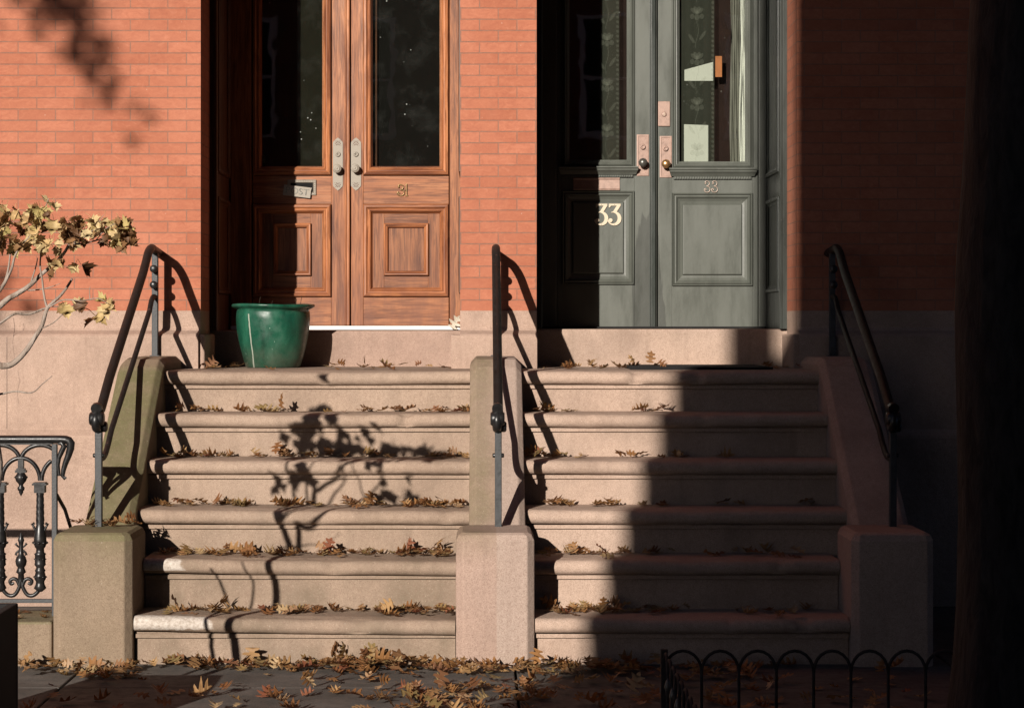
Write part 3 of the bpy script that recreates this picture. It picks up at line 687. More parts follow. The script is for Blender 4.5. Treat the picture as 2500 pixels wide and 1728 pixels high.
# lace curtains behind both panes
def lace(door, px0, px1, seed):
    yc = y+.055; x0, x1 = X(px0, yc), X(px1, yc); rnd = random.Random(seed)
    m = MB(); nx = 24; z0, z1 = 2.5, 3.88
    m.loft([[(x0+(x1-x0)*i/nx, yc+.002*math.sin(i*1.1+seed), zz) for i in range(nx+1)] for zz in (z0, z1)], 0, True, False, False)
    k = [0]
    def ell(cx, cz, a, b_, th):
        k[0] += 1
        c, s_ = math.cos(th), math.sin(th); yy = yc-.0085-.00012*(k[0] % 9)
        pts = [(cx+a*math.cos(t)*c-b_*math.sin(t)*s_, yy, cz+a*math.cos(t)*s_+b_*math.sin(t)*c) for t in [i*math.pi/6 for i in range(12)]]
        m.add(pts, [tuple(range(12))], 1)
    cols = [x0+(x1-x0)*.28, x0+(x1-x0)*.78] if x1-x0 > .3 else [x0+(x1-x0)*.52]
    for ci, cx in enumerate(cols):
        z = 2.58+.12*ci
        while z < 3.8:
            for j in range(9):
                ell(cx+.010*math.sin(j*.7+z*5), z-.10+j*.022, .0028, .012, 0)
            ell(cx-.034, z-.05, .010, .034, .6); ell(cx+.036, z-.03, .010, .036, -.6)
            for a in (-.9, -.35, .35, .9): ell(cx+.024*math.sin(a), z+.115+.014*math.cos(a), .013, .026, -a)
            ell(cx, z+.085, .017, .02, 0); ell(cx-.03, z+.09, .014, .017, 0); ell(cx+.03, z+.09, .014, .017, 0)
            z += .285
    for i in range(46):                                            # scalloped edge
        ell(x1-.012, z0+.03*i, .008, .010, .7)
    return m.build('lace_curtain', [M['net'], M['motif']], door)
lace(d33a, 1374, 1512, 1); lace(d33b, 1655, 1744, 2)
yc = y+.0500  # white lace pieces cut to the shape of sun patches on the curtain
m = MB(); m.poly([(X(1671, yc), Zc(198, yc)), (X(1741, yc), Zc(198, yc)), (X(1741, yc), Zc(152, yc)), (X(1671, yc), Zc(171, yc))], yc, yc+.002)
m.build('sun_patch', M['sun_patch_lace'], d33b); m = MB()
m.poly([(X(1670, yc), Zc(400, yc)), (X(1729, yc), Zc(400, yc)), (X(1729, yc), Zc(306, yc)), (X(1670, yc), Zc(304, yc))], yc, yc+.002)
m.build('sun_patch', M['sun_patch_lace'], d33b)
MB().box(X(1747, yc), X(1763, yc), yc+.01, yc+.02, Zc(188, yc), Zc(137, yc)).build('hall_panelling', M['orange'], d33b)
def folds(px0, px1, yc, seed, zt0, amp):
    m = MB(); x0, x1 = X(px0, yc), X(px1, yc); n = 22
    rows = []
    for zz in (2.5, 2.8, 3.1, 3.4, 3.88):
        rows.append([(x0+(x1-x0)*i/n+.006*math.sin(zz*6+i), yc+amp*math.sin(i*1.35+seed+zz*.6), zz) for i in range(n+1)])
    m.loft(rows, 0, True, False, False); return m
folds(1783, 1812, y+.10, 1, 0, .012).build('side_curtain', M['shaded_cloth'], d33b)  # shaded folds of the white curtain, their shade put into a grey colour
folds(1806, 1824, y+.07, 2, 0, .007).build('side_curtain', M['white_cloth'], d33b)
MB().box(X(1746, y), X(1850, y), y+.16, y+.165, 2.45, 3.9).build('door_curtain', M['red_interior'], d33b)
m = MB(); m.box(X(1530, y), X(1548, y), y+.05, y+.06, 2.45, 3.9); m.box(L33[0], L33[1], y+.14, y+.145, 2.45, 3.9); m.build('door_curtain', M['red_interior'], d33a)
# a dark pointed shape behind the left pane
yc = y+.04; m = MB(); m.poly([(X(1369, yc), Zc(388, yc)), (X(1369, yc), Zc(115, yc)), (X(1405, yc), Zc(250, yc)), (X(1434, yc), Zc(368, yc)), (X(1410, yc), Zc(386, yc))], yc, yc+.01); m.build('dark_shape', M['black'], d33a)

# ------------------------------------------------------------------ stoops
TN = .07
TREAD = [(-.75, 1.342), (-1.03, 1.126), (-1.31, .901), (-1.59, .674), (-1.87, .459), (-2.15, .218)]
def step_part(root, x0, x1, i, mt, tilt=0.0, seed=0):
    yf, h = TREAD[i]; zb = TREAD[i+1][1]-.012 if i < 5 else -.05
    yb = yf+.40 if i else .46
    a = [(yf+.035-.035*math.sin(t)*1.0, h-.035+.035*math.cos(t)) for t in [k*math.pi/8 for k in range(9)]]
    prof = [(yb, h)]+[(yf+.10, h+.001), (yf+.06, h)]+a+[(yf+.052, h-.0705), (yf+.052, h-.075), (yf+.042, h-.0755), (yf+.042, h-.094), (yf+.054, h-.0945), (yf+.058, h-.098), (yf+.058, zb), (yb, zb)]
    n = 64; m = MB(); rings = []
    for k in range(n+1):
        xx = x0+(x1-x0)*k/n; u = k/n-.5; ring = []
        for j, (yy, zz) in enumerate(prof):
            w0 = noise.noise(Vector((xx*3.1, seed*7.3+i*3.7, 0)))*.0048-.006*math.cos(math.pi*u)**2 + noise.noise(Vector((xx*17, seed*3.3+i*1.7, j*.35)))*.0016
            chip = max(0, noise.noise(Vector((xx*9, seed*11+i*5.1, 4.2)))-.30)*.06 if 3 <= j <= 9 else 0
            if 2 <= j <= 12: ring.append((xx, yy-w0+chip, zz+w0*.8-tilt*u-chip*.5))
            else: ring.append((xx, yy, zz-(tilt*u if j < 3 else 0)))
        rings.append(ring)
    m.loft(rings)
    o = m.build('landing' if i == 0 else 'step', mt, root)
    sm = [False]*len(o.data.polygons)
    for p in o.data.polygons:
        if len(p.vertices) == 4: sm[p.index] = (p.index % len(prof)) in range(2, 12)
    o.data.polygons.foreach_set('use_smooth', sm)
    return o
s31 = thing('stoop', 'weathered brownstone stoop below the wooden doors, white paint on its lowest corners', 'stoop', (-.87, -1.3, 0))
s33 = thing('stoop', 'pale brownstone stoop below the grey green doors, half in shadow', 'stoop', (1.0, -1.3, 0))
for i in range(6):
    l, r = (-1.705, -.055) if i < 4 else (-1.625, -.122)
    step_part(s31, l, r, i, M['stone_steps'], [0, 0, .004, .008, .014, .02][i], 1)
    l, r = (.212, 1.81) if i < 4 else (.252, 1.725)
    step_part(s33, l, r, i, M['stone_steps_pale'], 0, 2)
def pier_mb(x0, x1, y0, y1, h, c):
    m = MB()
    def ring(e, z, cc): return [(x0+e+cc, y0+e, z), (x1-e-cc, y0+e, z), (x1-e, y0+e+cc, z), (x1-e, y1-e-cc, z), (x1-e-cc, y1-e, z), (x0+e+cc, y1-e, z), (x0+e, y1-e-cc, z), (x0+e, y0+e+cc, z)]
    m.loft([ring(0, -.05, c), ring(0, h-c*1.1, c), ring(c*.35, h-c*.3, c*.8), ring(c*.9, h, c*.6)])
    return m
def cheek_mb(x0, x1, c):
    st = [(-1.80, .57), (-.80, 1.366), (-.72, 1.405), (-.62, 1.414), (-.09, 1.414)]
    return MB().loft([[(x0, yy, -.05), (x0, yy, zt-c), (x0+c*.9, yy, zt), (x1-c*.9, yy, zt), (x1, yy, zt-c), (x1, yy, -.05)] for yy, zt in st])
def cheek(root, x0, x1, px0, px1, mt):
    cheek_mb(x0, x1, .035).build('cheek_wall', mt, root, .006)
    pier_mb(px0, px1, -2.17, -1.74, .62, .034).build('pier', mt, root, .005)
cheek(s31, -1.94, -1.70, -2.003, -1.631, M['stone_mossy'])
cheek(s33, 1.81, 2.09, 1.729, 2.115, M['stone_steps_pale'])
sh = thing('stoop_wall', 'sloping brownstone wall and pier shared between the two stoops, painted half tan and half pink', 'stoop wall', (.07, -1.3, 0))
cheek(sh, -.06, .216, -.119, .249, M['stone_shared'])

# ------------------------------------------------------------------ handrails
def make_rail(x, label):
    r = thing('handrail', label, 'handrail', (x, -.13, 1.41), 'black iron handrails of the stoops')
    top = [(x, 0.0, 2.0), (x, -.16, 2.012), (x, -.27, 2.018), (x, -.37, 1.99), (x, -.46, 1.93), (x, -.55, 1.872)]
    end = [(x, -1.55, 1.335), (x, -1.66, 1.265), (x, -1.73, 1.22), (x, -1.79, 1.185), (x, -1.85, 1.17)]
    pts = bez(top, 5)[:-1]+[Vector((x, -.55+(-1.0)*k/6, 1.872+(1.335-1.872)*k/6)) for k in range(6)]+bez(end, 4)
    MB().tube(pts, .0235, 14).build('rail', M['iron_rail'], r)
    lo = [(x, -.115, 1.745), (x, -.20, 1.748), (x, -.27, 1.72), (x, -.33, 1.668)]
    le = [(x, -1.50, 1.07), (x, -1.62, .985), (x, -1.72, .945), (x, -1.85, .945)]
    MB().tube(bez(lo, 4)+bez(le, 4), .0145, 12).build('lower_rail', M['iron_rail'], r)
    # scroll at the foot
    m = MB(); c = Vector((x-.004, -1.86, 1.135)); pts = []; rr = []
    for k in range(34):
        t = k/33; a = R(60)+t*R(560); q = .056*(1-t)+.006
        pts.append((c.x-.004*t, c.y-q*math.cos(a)*.95, c.z+q*math.sin(a))); rr.append(.0265*(1-.35*t))
    m.tube(pts, rr, 12); m.lathe([(.0, -.034), (.028, -.034), (.034, -.026), (.034, .026), (.028, .034), (0, .034)], (x-.004, -1.87, 1.140), 20, 'x')
    m.build('scroll', M['iron'], r)
    MB().box(x-.017, x+.017, -.152, -.118, 1.40, 2.0).build('post', M['iron_grey'], r, .003)
    MB().box(x-.0165, x+.0165, -1.857, -1.823, .60, 1.14).build('post', M['iron_grey'], r, .003)
    for yy, zz in ((-.135, 1.905), (-.135, 1.815)):
        m = MB(); m.lathe([(.0, -.062), (.018, -.062), (.022, -.056), (.022, -.040), (.012, -.037), (.012, .0)], (x, yy, zz), 16, 'y'); m.build('collar', M['iron'], r)
    m = MB(); m.lathe([(0, -.028), (.009, -.028), (.011, -.022), (.011, .022), (.009, .028), (0, .028)], (x, -1.84, .962), 12, 'x'); m.build('collar', M['iron'], r)
    m = MB(); m.lathe([(0, .012), (.02, .012), (.026, .018), (.026, .034), (.018, .04), (0, .04)], (x, -1.835, 1.10), 16, 'x'); m.build('collar', M['iron'], r)
    MB().box(x-.028, x+.028, -.163, -.107, 1.405, 1.419).build('foot_plate', M['iron_grey'], r, .003)
    return r
r0 = make_rail(-1.845, 'black iron handrail on the mossy stone wall left of the wooden doors')
r1 = make_rail(.082, 'black iron handrail on the shared wall between the two stoops')
r2 = make_rail(1.985, 'black iron handrail in deep shade right of the grey green doors')

# ------------------------------------------------------------------ green pot
pc = (X(667, .17), .165, 1.343)
pot = thing('flower_pot', 'green glazed ceramic pot with a pale crack, standing on the landing before the wooden doors', 'flower pot', pc)
prof = [(0, 0), (.150, 0), (.158, .006), (.174, .06), (.195, .14), (.209, .22), (.214, .28), (.212, .318), (.207, .336), (.222, .341), (.238, .350), (.241, .358), (.237, .365), (.222, .366), (.205, .360), (.198, .34), (.198, .22), (0, .22)]
m = MB(); m.lathe(prof, pc, 64)
m.v = [(v[0]+.004*noise.noise(Vector(v)*6), v[1], v[2]+(.004*math.sin(math.atan2(v[1]-pc[1], v[0]-pc[0])*2) if v[2]-pc[2] > .3 else 0)) for v in m.v]
m.build('pot_body', M['glaze'], pot)
m = MB(); m.lathe([(0, .285), (.12, .295), (.196, .28)], pc, 32)
for a_, b_ in ((-.09, .41), (.12, .395), (.15, .415), (-.02, .385)): m.tube([(pc[0]+a_, pc[1]-.03, pc[2]+.29), (pc[0]+a_+.008, pc[1]-.03, pc[2]+.35), (pc[0]+a_+.02, pc[1]-.03, pc[2]+b_)], .0015, 5)
m.build('soil', M['soil'], pot)
# ------------------------------------------------------------------ mat
mt = thing('door_mat', 'black ribbed rubber mat on the landing before the grey green doors', 'door mat', (1.2, -.1, 1.343))
m = MB(); mx0, mx1, my0, my1 = X(1536, -.3), X(1868, -.1), -.42, .30
m.box(mx0, mx1, my0, my1, 1.344, 1.352); m.box(mx0, mx1, my0, my0+.02, 1.352, 1.358)
for i in range(26):
    a = my0+.03+(my1-my0-.04)*i/26; m.box(mx0+.012, mx1-.012, a, a+.014, 1.3515, 1.358)
m.build('mat', M['rubber'], mt, .002)

# ------------------------------------------------------------------ iron fence at the left
FY = -1.95; FS = (D+FY)/F
fx = X(133.5, FY); sp = .190
def fz(c): return Zc(1040+c/3.469, FY)
fence = thing('iron_fence', 'low ornate black cast iron fence with arches and spear finials left of the stoop', 'fence', (-2.6, FY, .25))
xl_ = fx-.55-.19*1
m = MB(); m.tube([(xl_-.6, FY, fz(112)), (X(150, FY), FY, fz(112)), (X(160, FY), FY, fz(114)), (X(168, FY), FY, fz(124)), (X(172.5, FY), FY, fz(145)), (X(172, FY), FY, fz(190)), (X(167, FY), FY, fz(250)), (X(160, FY), FY, fz(310)), (X(155, FY), FY, fz(370)), (X(153, FY), FY, fz(420)), (X(158, FY), FY, fz(445)), (X(161, FY), FY, fz(430))], [.0195, .0195, .020, .021, .021, .0185, .016, .014, .012, .010, .008, .006], 12)
m.tube([(X(142, FY), FY-.004, fz(150)), (X(150, FY), FY-.004, fz(140)), (X(157, FY), FY-.004, fz(170)), (X(150, FY), FY-.004, fz(220)), (X(144, FY), FY-.004, fz(270)), (X(142, FY), FY-.004, fz(330)), (X(145, FY), FY-.004, fz(420))], [.006, .012, .014, .013, .011, .009, .007], 10)
m.build('top_rail', M['iron'], fence)
MB().box(fx-.0125, fx+.0125, FY-.012, FY+.014, .2, fz(150)).build('end_post', M['iron_grey'], fence, .003)
MB().box(xl_-.6, -2.0, FY-.014, FY+.014, fz(1492), fz(1462)).build('bottom_rail', M['iron_grey'], fence, .002)
MB().box(xl_-.6, fx-.01, FY-.010, FY+.010, fz(156), fz(143)).build('rail_strip', M['iron'], fence)
m = MB(); m.tube([(fx+.008, FY+.01, .78), (fx+.02, FY+.14, .70), (fx+.03, FY+.26, .58), (fx+.03, FY+.29, .5)], .009, 8); m.build('brace', M['iron'], fence)
bal0 = X(98, FY)
def lathe_c(prof, x, n=14):
    m = MB(); m.lathe([(r, fz(c)) for c, r in prof], (x, FY, 0), n); return m
k_ = .0005636*1                     # metres per crop pixel at the fence
for i in range(5):
    x = bal0-i*sp
    m = lathe_c([(1400, .010), (1370, .030), (1340, .022), (1315, .020), (1290, .028), (1260, .026), (1235, .022), (1220, .026), (1205, .020), (1190, .019), (1170, .028), (1160, .026), (1090, .025), (1080, .029), (1068, .020), (1035, .019), (1020, .026), (990, .031), (950, .030), (900, .026), (850, .021), (830, .017)], x)
    for a in range(8):
        t = a*math.pi/4
        for zc, rr, s_ in ((985, .030, .010), (1275, .026, .008), (1125, .025, .006)): m.lathe([(0, -.8*s_), (.7*s_, -.4*s_), (s_, 0), (.7*s_, .4*s_), (0, .8*s_)], (x+rr*math.cos(t), FY+rr*math.sin(t), fz(zc)), 6)
    for sx in (-1, 1): m.tube([(x+sx*.016, FY-.004, fz(900)), (x+sx*.03, FY-.004, fz(850)), (x+sx*.038, FY-.004, fz(825)), (x+sx*.030, FY-.004, fz(815)), (x+sx*.026, FY-.004, fz(832))], [.006, .006, .006, .005, .004], 6)
    # twisted shaft
    rings = []; n = 20
    for q in range(34):
        t = q/33; zz = fz(830)+(fz(560)-fz(830))*t; rad = .0215-.003*t
        rings.append([(x+rad*(1-.13*abs(math.sin(3*(a+t*5.2))))*math.cos(a), FY+rad*(1-.13*abs(math.sin(3*(a+t*5.2))))*math.sin(a), zz) for a in [2*math.pi*j/n for j in range(n)]])
    m.loft(rings, 0, True)
    m.box(x-.025, x+.025, FY-.022, FY+.022, fz(562), fz(498)); m.box(x-.034, x+.034, FY-.026, FY+.026, fz(498), fz(482)); m.box(x-.028, x+.028, FY-.024, FY+.024, fz(482), fz(474))
    m.build('baluster', M['iron'], fence)
    def arch(cx, c_spring, c_top, rx, name, dy):
        mm = MB(); rise = fz(c_top)-fz(c_spring)
        pts = [(cx+rx*math.cos(a), FY+dy, fz(c_spring)+rise*math.sin(a)) for a in [math.pi*j/18 for j in range(19)]]
        if cx+rx > fx: pts = [p for p in pts if p[0] < fx-.008]
        mm.tube(pts, .0105, 8); mm.build(name, M['iron'], fence)
    px_ = x-sp*.5+.004
    arch(px_, 460, 268, sp*.5-.004, 'arch', -.003)
    arch(x, 300, 160, sp*.5-.002, 'arch', .003)
    if i == 0: arch(x+sp*.5+.004, 460, 268, sp*.5-.004, 'arch', -.003)
    m = MB(); m.box(px_-.013, px_+.013, FY-.012, FY+.012, fz(360), fz(275)); m.box(px_-.026, px_+.026, FY-.016, FY+.016, fz(392), fz(372)); m.box(px_-.020, px_+.020, FY-.014, FY+.014, fz(372), fz(356))
    m.lathe([(.018, fz(392)), (.020, fz(402)), (.027, fz(420)), (.029, fz(440)), (.024, fz(465)), (.012, fz(490)), (.010, fz(505)), (.018, fz(520)), (.016, fz(540)), (.010, fz(550)), (.011, fz(560)), (0, fz(595))][::-1], (px_, FY, 0), 12)
    for a in range(6): m.lathe([(0, -.008), (.007, -.004), (.009, 0), (.007, .004), (0, .008)], (px_+.024*math.cos(a*1.05), FY+.024*math.sin(a*1.05), fz(432)), 6)
    m.build('pendant', M['iron'], fence)
    m = lathe_c([(1310, .016), (1250, .014), (1235, .024), (1215, .020), (1195, .016), (1175, .024), (1140, .028), (1105, .022), (1090, .014), (1060, .012), (1010, .010), (985, .012), (965, .016), (935, .010), (900, .002)], px_, 12)
    for sx in (-1, 1):
        m.tube([(px_+sx*.010, FY, fz(1050)), (px_+sx*.022, FY, fz(1072)), (px_+sx*.026, FY, fz(1085)), (px_+sx*.018, FY, fz(1090))], [.005, .006, .006, .004], 6)
        m.tube([(px_+sx*.010, FY, fz(1025)), (px_+sx*.020, FY, fz(1008)), (px_+sx*.026, FY, fz(998)), (px_+sx*.020, FY, fz(990))], [.004, .005, .006, .004], 6)
    m.build('spear_finial', M['iron'], fence)
    m = MB()
    for sx in (-1, 1):
        pts = [(px_+sx*.004, FY, fz(1300)), (px_+sx*.008, FY, fz(1360)), (px_+sx*.030, FY, fz(1425)), (px_+sx*.060, FY, fz(1430)), (px_+sx*.086, FY, fz(1385)), (px_+sx*.094, FY, fz(1330))]
        m.tube(bez(pts, 4), .0095, 8)
        pts = [(px_+sx*.008, FY-.002, fz(1345)), (px_+sx*.020, FY-.002, fz(1300)), (px_+sx*.038, FY-.002, fz(1290)), (px_+sx*.052, FY-.002, fz(1310)), (px_+sx*.046, FY-.002, fz(1335)), (px_+sx*.034, FY-.002, fz(1325))]
        m.tube(bez(pts, 4), [.009]*12+[.009-.0003*q for q in range(9)], 8)
    m.build('scroll_work', M['iron'], fence)
cb = MB().box(-6, -2.006, -2.15, -1.75, -.05, .205).build('fence_kerb', M['stone_mossy'], None, .012)
tag(cb, 'low stone kerb block carrying the ornate iron fence', 'kerb')

# ------------------------------------------------------------------ planter and maple
pl = thing('planter', 'dark square planter box in shadow at the lower left corner', 'planter', (-2.05, -4.22, 0))
px1, py1, pz1 = -1.763, -3.92, .535
m = MB(); t = .035; a0, a1, c0, c1 = px1-.56, px1, py1-.56, py1
m.box(a0, a1, c0, c0+t, 0, pz1); m.box(a0, a1, c1-t, c1, 0, pz1); m.box(a0, a0+t, c0+t, c1-t, 0, pz1); m.box(a1-t, a1, c0+t, c1-t, 0, pz1)
m.build('planter_box', M['rubber'], pl, .006)
MB().box(a0+t, a1-t, c0+t, c1-t, .1, pz1-.06).build('soil', M['soil'], pl)
SY = -3.98
sh_ = thing('maple_shrub', 'young maple with sparse golden leaves on bare pale branches at the left edge', 'shrub', (-1.95, SY-.15, pz1-.06))
def C1(x, yc_, dy=0): return P(x/2.955, 460+yc_/2.955, SY+dy)
m = MB()
def br(pts, r0, r1, dys=None, sm=5):
    pts = bez(pts, sm); n = len(pts)
    pts = [p+Vector((noise.noise(p*14)*.006, noise.noise(p*9+Vector((5, 0, 0)))*.012, noise.noise(p*14+Vector((0, 9, 0)))*.006)) for p in pts]
    m.tube(pts, [r0+(r1-r0)*i/(n-1) for i in range(n)], 7)
base = Vector((-1.91, SY-.1, pz1-.07))
br([base, (-1.905, SY-.06, .70), (-1.885, SY, .872), (-1.83, SY, 1.0), (-1.845, SY, 1.19), (-1.90, SY, 1.36), (-1.93, SY, 1.44)], .021, .015)
br([base+Vector((-.08, 0, 0)), (-2.01, SY-.05, .72), (-2.0, SY, .86), (-2.06, SY, 1.0), (-2.1, SY+.04, 1.15)], .013, .006)
br([(-2.0, SY, .86), (-1.95, SY, .98), (-1.94, SY, 1.12), (-1.98, SY, 1.2)], .008, .004)
br([(-1.845, SY, 1.19), C1(-60, 1300), C1(20, 1284), C1(100, 1260), C1(220, 1130), C1(290, 1020), C1(345, 865), C1(440, 770), C1(520, 652)], .015, .0045)
br([(-1.93, SY, 1.44), C1(-50, 900, .1), C1(0, 852, .1), C1(60, 800, .1), C1(130, 760, .1), C1(220, 690, .1), C1(300, 620, .1), C1(400, 540, .08), C1(470, 460, .06), C1(510, 398, .05), C1(570, 395, .02), C1(690, 375, 0), C1(800, 345, -.03)], .014, .002)
br([C1(345, 865), C1(320, 770, .02), C1(300, 600, .04), C1(290, 440, .05), C1(250, 330, .06)], .005, .002)
br([(-1.93, SY, 1.44), C1(-30, 990, -.05), C1(0, 970, -.05), C1(95, 910, -.04), C1(200, 908, -.02), C1(310, 872, 0), C1(345, 862, 0)], .006, .004)
br([(-1.93, SY, 1.44), C1(-60, 800, .15), C1(0, 715, .15), C1(45, 620, .15), C1(75, 460, .15), C1(60, 300, .15)], .007, .002)
br([(-1.93, SY, 1.44), C1(-40, 790, -.06), C1(0, 735, -.06), C1(80, 610, -.06), C1(110, 500, -.06), C1(170, 400, -.06), C1(270, 280, -.05), C1(350, 75, -.04)], .008, .0015)
br([C1(220, 690, .1), C1(250, 590, .1), C1(270, 505, .1)], .004, .0015)
br([C1(345, 862), C1(450, 808, -.02), C1(600, 805, -.04), C1(705, 798, -.06), C1(770, 830, -.06)], .003, .0012)
br([C1(380, 850), C1(550, 855, .02), C1(640, 870, .03), C1(690, 920, .03)], .0025, .001)
br([C1(300, 1015), C1(400, 950, -.03), C1(460, 900, -.03), C1(520, 885, -.03)], .0025, .001)
br([C1(650, 795, -.05), C1(650, 740, -.05), C1(655, 710, -.05)], .002, .001)
br([C1(200, 735, .1), C1(330, 720, .12), C1(440, 680, .12)], .003, .001)
br([C1(510, 398, .05), C1(640, 330, .05), C1(750, 190, .05)], .003, .001)
br([C1(690, 375, 0), C1(780, 280, -.03), C1(900, 230, -.05)], .002, .001)
br([C1(-200, 1500, .05), C1(0, 1480, .05), C1(100, 1466, .05), C1(230, 1470, .05), C1(310, 1410, .05), C1(375, 1350, .05)], .005, .0015)
# upper boughs just outside the left edge: they cast the upper half of the leaf shadow
br([(-1.93, SY, 1.44), (-1.98, SY+.1, 1.7), (-1.95, SY+.15, 1.95), (-1.90, SY+.2, 2.2)], .010, .003)
rs = random.Random(11)
tw = []
def cluster(n, x0, x1, y0, y1, dyr=.16):
    for _ in range(n):
        c = C1(rs.uniform(x0, x1), rs.uniform(y0, y1), rs.uniform(-dyr, dyr)); tw.append(c)
cluster(54, 0, 390, 110, 430); cluster(10, -90, 0, 100, 400); cluster(20, 420, 620, 215, 390); cluster(24, 590, 960, 210, 330, .1); cluster(20, 690, 965, 270, 400, .1)
cluster(5, 320, 500, 490, 640); cluster(3, 540, 600, 740, 850, .03); cluster(5, 700, 780, 790, 930, .03); cluster(2, 690, 720, 900, 980, .02); cluster(2, 420, 480, 780, 840)
cluster(2, 540, 600, 540, 560); cluster(3, 300, 390, 60, 110)
cluster(6, -560, -430, -60, 60, .05); cluster(7, -420, -300, 60, 200, .05); cluster(7, -230, -90, 130, 300, .05); cluster(5, -230, -100, -150, -30, .05); cluster(5, -400, -330, -160, -60, .04); cluster(6, -480, -380, 330, 480, .05); cluster(7, -300, -150, 520, 640, .05); cluster(5, -520, -430, 640, 760, .05)
for _ in range(10): tw.append(Vector((rs.uniform(-2.2, -2.02), SY+rs.uniform(0, .3), rs.uniform(1.95, 2.4))))
m.build('branches', M['twig'], sh_)
lf = MB()
def maple_outline():
    half = [(0, 0), (.10, .06), (.30, -.02), (.24, .14), (.46, .24), (.40, .32), (.54, .52), (.36, .50), (.33, .58), (.20, .50), (.22, .74), (.12, .76), (0, 1.0)]
    return half
MO = maple_outline()
def add_leaf(mb, half, o, u, v, nrm, s, fold, curl, m=0, smooth=True):
    mid = []; R_ = []; L_ = []
    for w_, l in half:
        ml = max(0, min(1, l))
        base_ = o+v*(ml*s)+nrm*(curl*s*(ml-.4)**2)
        mid.append(base_)
        z_ = nrm*(s*fold*w_*1.2 + s*curl*.8*w_*w_)
        R_.append(o+v*(l*s)+u*(w_*s)+nrm*(curl*s*(l-.4)**2)+z_); L_.append(o+v*(l*s)-u*(w_*s)+nrm*(curl*s*(l-.4)**2)+z_)
    k = len(half); vs = mid+R_+L_; fs = []
    for i in range(k-1):
        if i == 0: fs += [(0, k+1, 1), (0, 1, 2*k+1)]
        elif i == k-2: fs += [(i, k+i, k-1), (i, k-1, 2*k+i)]
        else: fs += [(i, k+i, k+i+1, i+1), (i, i+1, 2*k+i+1, 2*k+i)]
    mb.add(vs, fs, m, smooth)
for c in tw:
    v = Vector((rs.gauss(0, .6), rs.gauss(-.2, .5), rs.gauss(-.75, .45))).normalized()
    a = Vector((rs.gauss(0, .5), -1+rs.gauss(0, .6), rs.gauss(.4, .6)))
    u = v.cross(a).normalized(); nrm = u.cross(v).normalized()
    if c.x < -1.84: sz_ = rs.uniform(.06, .085)
    else: sz_ = rs.uniform(.036, .068)
    t0 = c-v*.018+Vector((rs.gauss(0, .006), 0, rs.gauss(.003, .004)))
    lf.tube([t0, c-v*.012, c+v*.004], .0009, 4)
    add_leaf(lf, MO, c, u, v, nrm, sz_, rs.uniform(.1, 1.0), rs.uniform(-.9, .9))
lf.build('foliage', M['maple'], sh_)

# ------------------------------------------------------------------ tree pit guard and street tree at the right (deep shade)
gd = thing('tree_guard', 'low black iron tree guard with hooped top in the dark lower right corner', 'tree guard', (1.3, -5.1, 0))
gx0, gx1, gy0, gy1, gh = .645, 2.75, -5.75, -4.5, .45
m = MB()
for a, c in ((gx0, gy0), (gx0, gy1), (gx1, gy0), (gx1, gy1)): m.box(a-.012, a+.012, c-.012, c+.012, -.02, gh)
for z0 in (.07,):
    m.box(gx0, gx1, gy0-.006, gy0+.006, z0, z0+.014); m.box(gx0, gx1, gy1-.006, gy1+.006, z0, z0+.014)
    m.box(gx0-.006, gx0+.006, gy0, gy1, z0+.001, z0+.015); m.box(gx1-.006, gx1+.006, gy0, gy1, z0+.001, z0+.015)
m.build('guard_frame', M['iron_matte'], gd)
m = MB()
def hoops(p0, p1, n):
    p0, p1 = Vector(p0), Vector(p1)
    for i in range(n):
        a = p0.lerp(p1, i/n); c = p0.lerp(p1, (i+1)/n); mid = (a+c)/2; hw_ = (c-a)/2
        m.tube([mid-hw_*math.cos(q)+Vector((0, 0, gh-.08+.075*math.sin(q))) for q in [math.pi*j/10 for j in range(11)]], .006, 6)
        m.tube([a+Vector((0, 0, -.02)), a+Vector((0, 0, gh-.08))], .006, 6)
hoops((gx0, gy1, 0), (gx1, gy1, 0), 16); hoops((gx0, gy0, 0), (gx1, gy0, 0), 16); hoops((gx0, gy0, 0), (gx0, gy1, 0), 9); hoops((gx1, gy0, 0), (gx1, gy1, 0), 9)
m.build('hoops', M['iron_matte'], gd)
m = MB()
for i in range(1, 7):
    yy = gy1+(gy0-gy1)*i/7; m.lathe([(0, .30), (.004, .30), (.008, .335), (.012, .35), (.006, .37), (0, .38)], (gx0-.004, yy, 0), 8)
m.build('finial', M['pewter'], gd)
st = thing('street_tree', 'dark street tree trunk in shade at the right edge inside the low iron guard', 'tree', (1.83, -5.05, 0))
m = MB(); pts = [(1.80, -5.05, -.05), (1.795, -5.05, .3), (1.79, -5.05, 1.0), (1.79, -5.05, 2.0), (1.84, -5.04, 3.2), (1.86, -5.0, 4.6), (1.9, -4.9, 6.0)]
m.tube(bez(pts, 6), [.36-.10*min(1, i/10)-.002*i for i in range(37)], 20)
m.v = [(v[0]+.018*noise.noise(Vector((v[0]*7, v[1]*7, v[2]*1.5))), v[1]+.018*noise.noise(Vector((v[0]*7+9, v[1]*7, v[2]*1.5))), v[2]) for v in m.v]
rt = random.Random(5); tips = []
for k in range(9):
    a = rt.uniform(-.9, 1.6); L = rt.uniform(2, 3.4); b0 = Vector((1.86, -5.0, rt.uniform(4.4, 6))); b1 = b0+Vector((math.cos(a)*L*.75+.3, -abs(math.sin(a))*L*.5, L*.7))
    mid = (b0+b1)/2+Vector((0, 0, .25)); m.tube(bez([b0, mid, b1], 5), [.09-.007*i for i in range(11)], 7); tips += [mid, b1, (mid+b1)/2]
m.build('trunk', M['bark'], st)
cr = MB()
